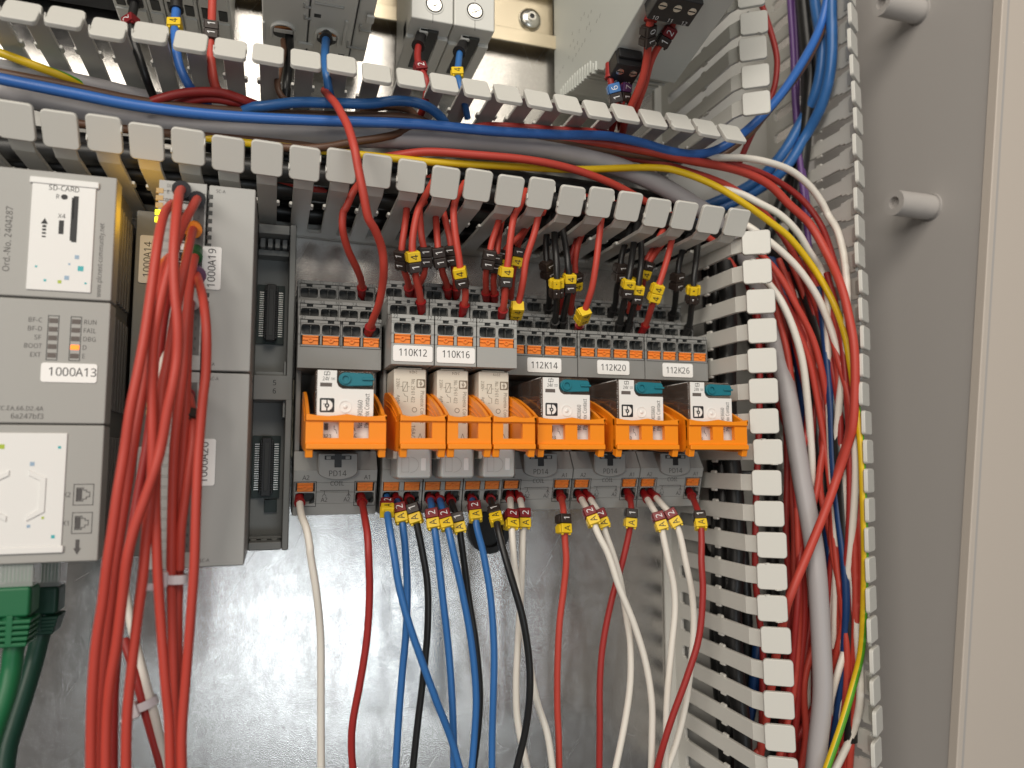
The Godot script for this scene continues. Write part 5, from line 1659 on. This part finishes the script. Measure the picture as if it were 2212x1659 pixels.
	wire("white wire emerging beside the second upright finger tip and curving down", "white", 1.6, "px 1640,590,44 1663,616,52 1688,652,56 1713,708,57 1733,778,56 1744,862,53 1750,930,50 1754,1000,47 1752,1060,44 1748,1160,38 1746,1300,34 1744,1500,32 1740,1720,30", g)
	wire("white wire behind the brown loop at the left of the duct", "white", 1.4, "px 150,310,34 205,338,40 232,350,42 270,338,44 310,320,44 350,318,44 420,332,42 520,355,38 600,382,32 680,398,28", g)
	wire("navy cable deep in the level duct at the left", "navy", 3.2, "px -60,322,22 100,345,22 250,362,22 400,378,20 600,400,18 800,420,16", g)
	wire("second navy cable deep in the level duct at the left", "navy", 3.0, "px -60,300,14 120,330,14 300,352,14 520,372,14 760,392,12", g)
	wire("black cable deep in the level duct", "black", 3.0, "px -60,276,24 150,300,24 400,330,24 700,352,22 1000,380,22 1300,430,22 1500,500,22", g)
	wire("second black cable deep in the level duct", "black", 3.4, "px -60,340,12 300,388,12 700,430,12 1000,450,12 1300,480,12", g)
	wire("third black cable deep in the level duct along its lower wall", "black", 2.8, "px 300,352,30 600,378,30 900,404,30 1200,440,30 1420,480,28 1560,540,26", g)
	wire("fat black cable filling the level duct behind the lower fingers", "black", 4.2, "px -60,352,32 100,358,32 400,384,32 800,428,32 1200,478,32 1480,520,30 1600,580,24", g)
	wire("fat black cable nearer the front behind the lower fingers", "black", 4.0, "px -60,318,44 100,326,44 400,350,44 800,392,44 1100,425,44 1400,468,42 1560,520,36 1630,600,26", g)
	wire("fat black cable in the middle of the level duct", "black", 4.0, "px -60,290,30 200,312,30 500,336,30 900,366,30 1200,400,30 1450,440,28 1580,480,26 1680,560,22", g)
	wire("brown wire deep behind the lower finger tips at the left", "brown", 1.5, "px 120,262,46 330,285,46 510,300,46 640,312,46 760,318,44", g)
	wire("deep red wire behind the lower fingers left of the crossing wire", "dark_red", 1.6, "px 540,370,34 640,398,36 720,418,34 800,440,30 900,455,26", g)
	wire("deep red wire behind the lower fingers at the middle", "dark_red", 1.6, "px 780,392,36 900,385,38 1000,400,38 1120,430,36 1260,470,32", g)
	wire("white wire deep behind the lower fingers right of the middle", "white", 1.4, "px 1060,440,28 1140,420,32 1240,432,34 1340,455,34 1440,470,32", g)
	wire("red wire deep behind the lower fingers at the right", "red", 1.5, "px 1240,420,40 1330,440,42 1430,468,42 1540,520,40 1600,600,38", g)
	for q in [["black cable on the duct floor along the lower wall", 109.3, 6.5, 4.3], ["black cable on the duct floor one further in", 117.6, 6.5, 4.3], ["black cable riding on the floor cables", 113.2, 14.0, 4.0], ["black cable on the duct floor at its middle", 126.5, 6.5, 4.2]]:
		var p := PackedVector3Array()
		for i in 12:
			var x := -112.0 + i * 27.0
			p.append(Vector3(x, q[1] - 0.0269 * (x + 16.0) + 0.6 * sin(i * 2.1 + q[1]), q[2] + 0.5 * cos(i * 1.3)))
		var w := thing("cable", q[0], "cable", p[0], g)
		var fm := MB.new()
		fm.tube(smooth_path(p), q[3], 14)
		part("insulation", fm, "wire_black", w)
	# wires from the devices at the top
	g = "wires from the devices at the top"
	wire("black wire with dark red marker at the upper left", "black", 1.5, "px 291,-30,40 290,10,42 285,36,44 283,48,46 290,90,48 303,130,48 316,170,46 333,212,40", g, {0: ["sleeve_black", 8.0, 2.3]}, [[3, [["red", "2"]], -0.8]])
	wire("blue wire with yellow marker 4 at the upper left", "bright_blue", 1.6, "px 381,-20,40 381,20,42 378,55,45 380,92,48 387,140,50 404,178,50 424,204,46 450,225,40", g, {0: ["sleeve_black", 9.0, 2.3]}, [[2, [["yellow", "4"]], -0.1]])
	wire("red wire with brown marker 11 coming down from the top left", "red", 1.5, "px 461,-40,44 459,-5,46 458,30,47 457,70,49 455,105,50 459,150,51 468,190,50 490,218,46 540,232,40", g, {0: ["sleeve_black", 2.0, 1.0]}, [[3, [["brown", "1"], ["brown", "1"]], 0.0]])
	wire("second red wire splitting off beside the brown marker 11", "red", 1.4, "px 452,100,46 456,140,47 458,170,47 470,200,44 500,222,40", g)
	wire("blue wire from the arched breaker entry down behind the duct fingers", "blue", 1.6, "px 705,78,36 703,100,42 702,130,48 706,165,52 712,200,50 722,228,44", g, {0: ["sleeve_black", 4.0, 2.4]})
	wire("black wire from the arched breaker entry at its left", "black", 1.7, "px 625,78,26 626,100,30 624,140,34 620,180,36 616,250,32", g)
	wire("black sleeved wire with dark red marker 2 under the white breaker", "dark_red", 1.4, "px 912,70,40 904,100,44 902,125,46 908,148,48 922,180,50 916,230,46 900,262,40", g, {0: ["sleeve_black", 10.0, 2.5]}, [[3, [["red", "2"]], 0.0]])
	wire("black sleeved blue wire with yellow marker 4 under the white breaker", "blue", 1.4, "px 1004,90,40 994,112,44 990,140,46 988,160,48 994,185,50 1002,215,50 1010,255,44", g, {0: ["sleeve_black", 10.0, 2.5]}, [[3, [["yellow", "4"]], -0.2]])
	wire("thick red wire with black marker 10 at the grey device", "red", 1.55, "px 1411,10,92 1405,45,90 1400,76,86 1398,120,80 1388,170,74 1370,215,66 1352,255,58 1345,285,48", g, {0: ["wire_dark_red", 6.0, 2.3]}, [[2, [["brown", "0"], ["brown", "1"]], 0.1]])
	wire("red wire with slanted marker 12 at the grey device", "red", 1.4, "px 1462,18,92 1456,45,89 1440,78,85 1418,108,80 1404,140,76 1394,180,70 1378,225,62 1362,270,52", g, {0: ["wire_dark_red", 5.0, 2.1]}, [[2, [["red", "2"], ["brown", "1"]], 0.0]])
	wire("dark red wire with blue marker 6 under the lower plug", "dark_red", 1.4, "px 1318,150,64 1320,180,64 1328,202,63 1330,226,62 1326,262,52 1318,290,44", g, {0: ["wire_dark_red", 4.0, 2.2]}, [[2, [["blue", "6"], ["brown", "1"]], -0.4]])
	wire("dark red wire with violet marker 7 under the lower plug", "dark_red", 1.4, "px 1346,152,64 1346,180,63 1348,200,61 1342,228,60 1338,262,50 1346,300,42", g, {0: ["wire_dark_red", 4.0, 2.0]}, [[2, [["violet", "7"], ["brown", "1"]], 0.3]])
	# wires in the upright duct
	g = "wires in the upright wiring duct"
	wire("left thick blue cable curving in from the top right", "blue", 2.5, "px 1744,-220,30 1760,0,32 1775,112,36 1763,196,38 1729,266,40 1687,336,36 1637,388,26 1560,430,16 1440,470,12 1300,480,10", g)
	wire("right thick blue cable curving in from the top right", "blue", 2.5, "px 1796,-220,34 1796,14,36 1795,140,40 1776,224,42 1740,294,42 1698,361,36 1650,402,26 1580,440,16 1460,490,10 1320,500,8", g)
	wire("violet wire hanging behind the blue cables at the top right", "violet", 1.5, "px 1696,-220,22 1706,0,22 1713,112,22 1717,224,22 1726,330,22 1738,440,20 1748,540,18", g)
	wire("second violet wire close beside the first at the top right", "violet", 1.4, "px 1710,-220,20 1718,30,20 1722,130,20 1722,240,20 1732,350,20 1748,470,18", g)
	wire("black cable behind the blue cables at the top right", "black", 3.2, "px 1712,-220,16 1740,60,18 1748,150,18 1744,250,18 1728,340,18 1695,420,18 1655,520,18", g)
	wire("second black cable behind the blue cables at the top right", "black", 3.0, "px 1712,-220,12 1738,80,12 1744,200,12 1738,320,12 1722,440,12 1710,600,12", g)
	wire("navy cable inside the upright duct beside its finger tips", "navy", 3.2, "px 1630,500,20 1682,600,24 1710,694,28 1733,806,30 1740,900,30 1745,1060,28 1740,1250,28 1742,1500,28 1735,1720,28", g)
	wire("second navy cable inside the upright duct", "navy", 3.0, "px 1655,560,12 1702,680,16 1730,800,18 1752,940,20 1782,1100,22 1800,1222,24 1796,1306,24 1800,1450,24 1812,1558,24 1790,1650,24 1770,1720,22", g)
	wire("blue wire among the reds of the upright duct", "navy", 1.8, "px 1770,620,30 1785,760,34 1795,880,34 1800,1000,34 1812,1120,36 1826,1240,36 1828,1330,34 1818,1480,32 1800,1600,28 1780,1720,26", g)
	var reds := [["red wire left in the upright duct, straight behind the finger tips", "px 1605,520,30 1628,600,34 1640,760,34 1640,900,36 1636,1000,38 1632,1120,38 1632,1250,36 1640,1330,34 1648,1420,32 1640,1720,28", "dark_red"],
		["red wire fanning down from the corner, first of the inner group", "px 1640,545,50 1680,590,53 1720,660,54 1755,730,53 1775,800,52 1790,880,51 1805,960,50 1815,1050,49 1830,1150,48 1840,1260,46 1842,1360,44 1838,1500,40 1826,1720,36", "red"],
		["red wire fanning down from the corner, second of the inner group", "px 1660,600,46 1710,690,49 1745,770,49 1765,860,48 1782,960,47 1795,1060,46 1802,1160,45 1815,1280,44 1830,1400,44 1826,1520,44 1806,1640,42 1796,1720,40", "red"],
		["red wire fanning down from the corner, third of the inner group", "px 1690,640,40 1740,740,43 1762,830,42 1757,920,42 1748,1000,42 1746,1060,44 1730,1180,48 1722,1300,50 1712,1420,46 1700,1520,42 1690,1720,36", "dark_red"],
		["dark red wire low in the upright duct, slanting left", "px 1798,900,38 1790,1000,40 1772,1120,42 1760,1250,40 1745,1380,40 1726,1500,42 1716,1600,40 1705,1720,36", "dark_red"],
		["red wire at the far right of the upright duct", "px 1846,1010,40 1856,1120,42 1862,1220,46 1858,1330,48 1845,1420,48 1832,1500,47 1810,1590,45 1790,1720,42", "red"],
		["dark red wire deep in the upright duct near the bottom", "px 1760,1330,24 1745,1420,26 1735,1500,28 1728,1600,30 1726,1720,30", "dark_red"],
		["red wire leaving between the lowest finger tips", "px 1800,1400,30 1770,1500,32 1730,1580,36 1690,1640,38 1640,1680,36 1590,1720,32", "dark_red"],
		["second red wire leaving between the lowest finger tips", "px 1740,1460,26 1710,1540,30 1660,1600,34 1610,1650,34 1570,1700,32", "red"],
		["red wire bending round behind the sixth finger tip", "px 1600,560,22 1622,640,26 1650,760,28 1690,900,30 1730,1000,30 1775,1150,32 1792,1300,32 1780,1420,30 1774,1720,28", "dark_red"]]
	for k in 7:
		var x0: float = [1700.0, 1722.0, 1748.0, 1772.0, 1790.0, 1806.0, 1822.0][k]
		reds.append([["red wire of the inner fan, leftmost and lowest", "red wire of the inner fan, second from the left", "red wire of the inner fan, third from the left", "red wire of the inner fan, at its middle", "red wire of the inner fan, third from the right", "red wire of the inner fan, second from the right", "red wire of the inner fan, rightmost"][k],
			"px %d,560,32 %d,640,38 %d,760,44 %d,900,47 %d,1040,48 %d,1180,48 %d,1320,46 %d,1470,44 %d,1600,42 %d,1720,40" % [x0 - 66, x0 - 34, x0, x0 + 16 + (k % 3) * 8, x0 + 20 - (k % 2) * 22, x0 + 24 - (k % 3) * 16, x0 + 26 - (k % 2) * 10, x0 + 18 - (k % 3) * 14, x0 - 8, x0 - 40 + k * 4], ["red", "dark_red", "red", "red", "dark_red", "red", "red"][k]])
	for k in 9:
		var x0 := 1690.0 + k * 17.0
		reds.append([["deep dark red wire in the upright duct, first from the finger tips", "deep dark red wire in the upright duct, second from the finger tips", "deep dark red wire in the upright duct, third from the finger tips", "deep dark red wire in the upright duct, fourth from the finger tips", "deep dark red wire at the middle of the upright duct", "deep dark red wire in the upright duct, fourth from its right wall", "deep dark red wire in the upright duct, third from its right wall", "deep dark red wire in the upright duct, second from its right wall", "deep dark red wire in the upright duct, nearest its right wall"][k],
			"px %d,590,22 %d,700,27 %d,860,30 %d,1000,31 %d,1150,31 %d,1300,30 %d,1450,30 %d,1600,29 %d,1720,28" % [x0 - 40, x0 - 12, x0 + 4, x0 + 10 - (k % 2) * 12, x0 + 8, x0 + 14 - (k % 3) * 9, x0 + 6, x0 - 4 + (k % 2) * 12, x0 - 14], "red" if k % 3 == 1 else "dark_red"])
	for q in reds:
		wire(q[0], q[2], 1.5, q[1], g)
	wire("white wire low in the upright duct between two reds", "white", 1.5, "px 1840,960,24 1844,1060,40 1848,1140,50 1847,1260,54 1838,1340,55 1826,1400,55 1811,1450,54 1795,1510,50 1778,1600,44 1770,1720,40", g)
	wire("white wire at the lower right crossing under the yellow-green one", "white", 1.6, "px 1820,960,26 1830,1100,34 1842,1240,42 1851,1360,46 1857,1450,50 1857,1520,52 1841,1584,50 1808,1655,52 1775,1720,52", g)
	wire("black cable filling the upright duct behind the finger tips", "black", 3.4, "px 1600,640,14 1640,780,14 1660,950,14 1668,1150,14 1672,1350,14 1676,1550,14 1680,1720,14", g)
	wire("second black cable filling the upright duct", "black", 3.4, "px 1640,560,10 1690,760,10 1710,950,10 1722,1200,10 1724,1450,10 1728,1720,10", g)
	wire("third black cable filling the upright duct", "black", 3.4, "px 1680,560,8 1740,760,10 1770,950,10 1782,1200,10 1786,1450,10 1776,1720,10", g)
	wire("fourth black cable filling the upright duct near its right wall", "black", 3.2, "px 1700,560,22 1752,660,24 1790,800,24 1812,950,22 1826,1150,20 1836,1350,18 1836,1600,16", g)
	wire("thin black wire curving out of a slot beside the 112K26 socket", "black", 1.2, "px 1536,996,30 1560,1010,26 1590,1020,24 1625,1022,26 1660,1018,28", g)
	wire("black cable behind the lower slots of the upright duct", "black", 3.0, "px 1580,980,20 1600,1150,20 1612,1350,20 1610,1550,20 1606,1720,20", g)
	wire("navy cable behind the lower slots of the upright duct", "navy", 2.6, "px 1640,1380,26 1632,1450,26 1622,1530,24 1600,1620,22 1580,1720,20", g)
	for q in [["black cable behind the upright duct's left wall, on its floor", 199.5, 10.0, 4.2], ["black cable behind the upright duct's left wall, next to the floor one", 191.5, 25.0, 4.2], ["black cable behind the upright duct's left wall, nearest the tips", 190.5, 36.0, 4.0], ["black cable between the two behind the upright duct's left wall", 197.5, 18.5, 3.8]]:
		var p := PackedVector3Array()
		for i in 13:
			var y := 118.0 - i * 26.0
			p.append(Vector3(q[1] + 1.2 * sin(i * 1.7 + q[2]), y, q[2] + 1.0 * cos(i * 1.3)))
		var w := thing("cable", q[0], "cable", p[0], g)
		var fm := MB.new()
		fm.tube(smooth_path(p), q[3], 14)
		part("insulation", fm, "wire_black", w)
	# the red bundle in front of the modules
	g = "red wires hanging in front of the input modules"
	wire("leftmost red wire of the hanging bundle", "red", 1.4, "px 372,440,66 358,455,76 349,482,88 340,530,94 325,640,98 312,730,100 297,810,101 281,890,101 269,975,100 255,1060,100 243,1145,99 232,1216,98 222,1300,96 208,1390,94 200,1490,92 197,1580,90 196,1700,88", g)
	wire("second red wire of the hanging bundle, close beside the leftmost", "red", 1.36, "px 366,555,66 352,575,78 340,650,86 325,740,92 312,820,94 299,900,95 286,980,95 272,1070,94 260,1150,93 250,1220,92 241,1300,90 231,1380,88 220,1490,86 215,1580,84 213,1700,82", g)
	wire("red wire in front with black marker, looping down from the topmost terminal", "red", 1.4, "px 396,408,68 388,414,84 384,440,94 378,500,100 375,560,103 378,634,104 384,704,104 383,770,103 374,830,103 361,892,102 349,960,101 336,1010,101 314,1075,100 291,1140,99 275,1205,98 266,1278,96 252,1390,93 238,1474,91 230,1558,89 228,1700,87", g, {0: ["sleeve_black", 9.0, 2.6]})
	wire("red wire slanting from the grey marker across the bundle", "red", 1.4, "px 428,428,68 420,440,82 392,494,92 366,578,96 345,662,97 332,740,97 328,836,97 329,920,97 329,1004,96 324,1088,95 316,1158,94 309,1240,93 297,1334,91 284,1446,89 274,1558,87 272,1700,85", g, {0: ["sleeve_black", 6.0, 2.4]})
	wire("red wire with orange collar in the middle of the bundle", "red", 1.36, "px 420,492,67 414,505,76 404,552,84 393,606,88 377,690,90 363,774,91 350,836,92 346,892,93 338,1000,93 336,1080,93 338,1172,93 341,1240,92 347,1334,90 357,1474,88 365,1558,86 368,1700,84", g, {0: ["sleeve_orange", 5.0, 2.5]})
	wire("red wire with green collar at the right half of the bundle", "red", 1.4, "px 424,545,67 417,570,74 408,640,80 401,720,84 396,800,86 386,880,87 377,960,87 373,1060,86 371,1150,85 370,1230,84 372,1334,82 376,1474,80 379,1570,78 380,1700,76", g, {0: ["sleeve_green", 4.5, 2.2]})
	wire("red wire with white collar running down to the lower cable tie", "red", 1.4, "px 416,640,67 410,668,74 405,760,80 402,860,82 397,960,83 391,1050,83 388,1130,83 387,1216,82 384,1334,80 384,1474,78 382,1590,76 380,1700,75", g, {0: ["sleeve_white", 5.5, 2.5]})
	wire("rightmost red wire of the bundle, bowing out from the violet collar", "red", 1.36, "px 422,585,67 430,610,80 440,655,88 446,718,92 445,802,93 438,864,94 429,976,94 424,1088,94 420,1216,93 412,1334,91 401,1474,88 393,1586,86 394,1700,84", g, {0: ["sleeve_violet", 7.0, 2.6]})
	wire("short red wire looping out of the lower input module with grey tag", "red", 1.4, "px 404,850,66 410,862,74 415,900,80 416,950,84 408,1020,86 398,1090,86 391,1150,85 388,1230,83", g, {0: ["ferrule_red", 3.0, 2.0]}, [[2, [["brown", ""]], 0.6]])
	wire("red wire coming from the middle of the upper module behind the others", "dark_red", 1.4, "px 372,600,66 362,640,72 352,700,77 342,780,80 330,870,82 318,960,82 300,1060,82 285,1150,82 270,1250,80 255,1380,78 246,1500,76 244,1700,74", g, {0: ["sleeve_yellow", 4.0, 2.2]})
	wire("dark red wire at the bottom behind the bundle, tied to a white one", "dark_red", 1.4, "px 268,1380,58 282,1424,60 297,1470,62 312,1530,62 330,1592,61 346,1650,60 360,1720,58", g)
	wire("white wire tied at the bottom behind the red bundle", "white", 1.4, "px 268,1262,56 282,1340,58 300,1418,60 315,1476,62 334,1546,62 352,1630,60 362,1720,58", g)
	wire("thin white wire between the strands of the bundle", "white", 0.8, "px 352,745,78 349,800,82 344,900,84 340,960,84", g)
	var sl := thing("wire_sleeve", "blue collar peeking between the red wires at the module's middle", "wire sleeve", un(354, 570, 70))
	var m := MB.new()
	var c := un(354, 570, 68)
	m.cyl(c, c + Vector3(-0.5, -3.6, 3.0), 1.7, 1.7, 16)
	part("sleeve", m, "sleeve_blue", sl)
	cable_tie("white cable tie round the bundle just below the modules", un(378, 1250, 83), Vector3(0.05, 1, 0).normalized(), 3.2, 2.6)
	cable_tie("white cable tie low down joining a white and a dark red wire", un(314, 1520, 62), Vector3(-0.35, 0.93, 0).normalized(), 3.4, 2.4)
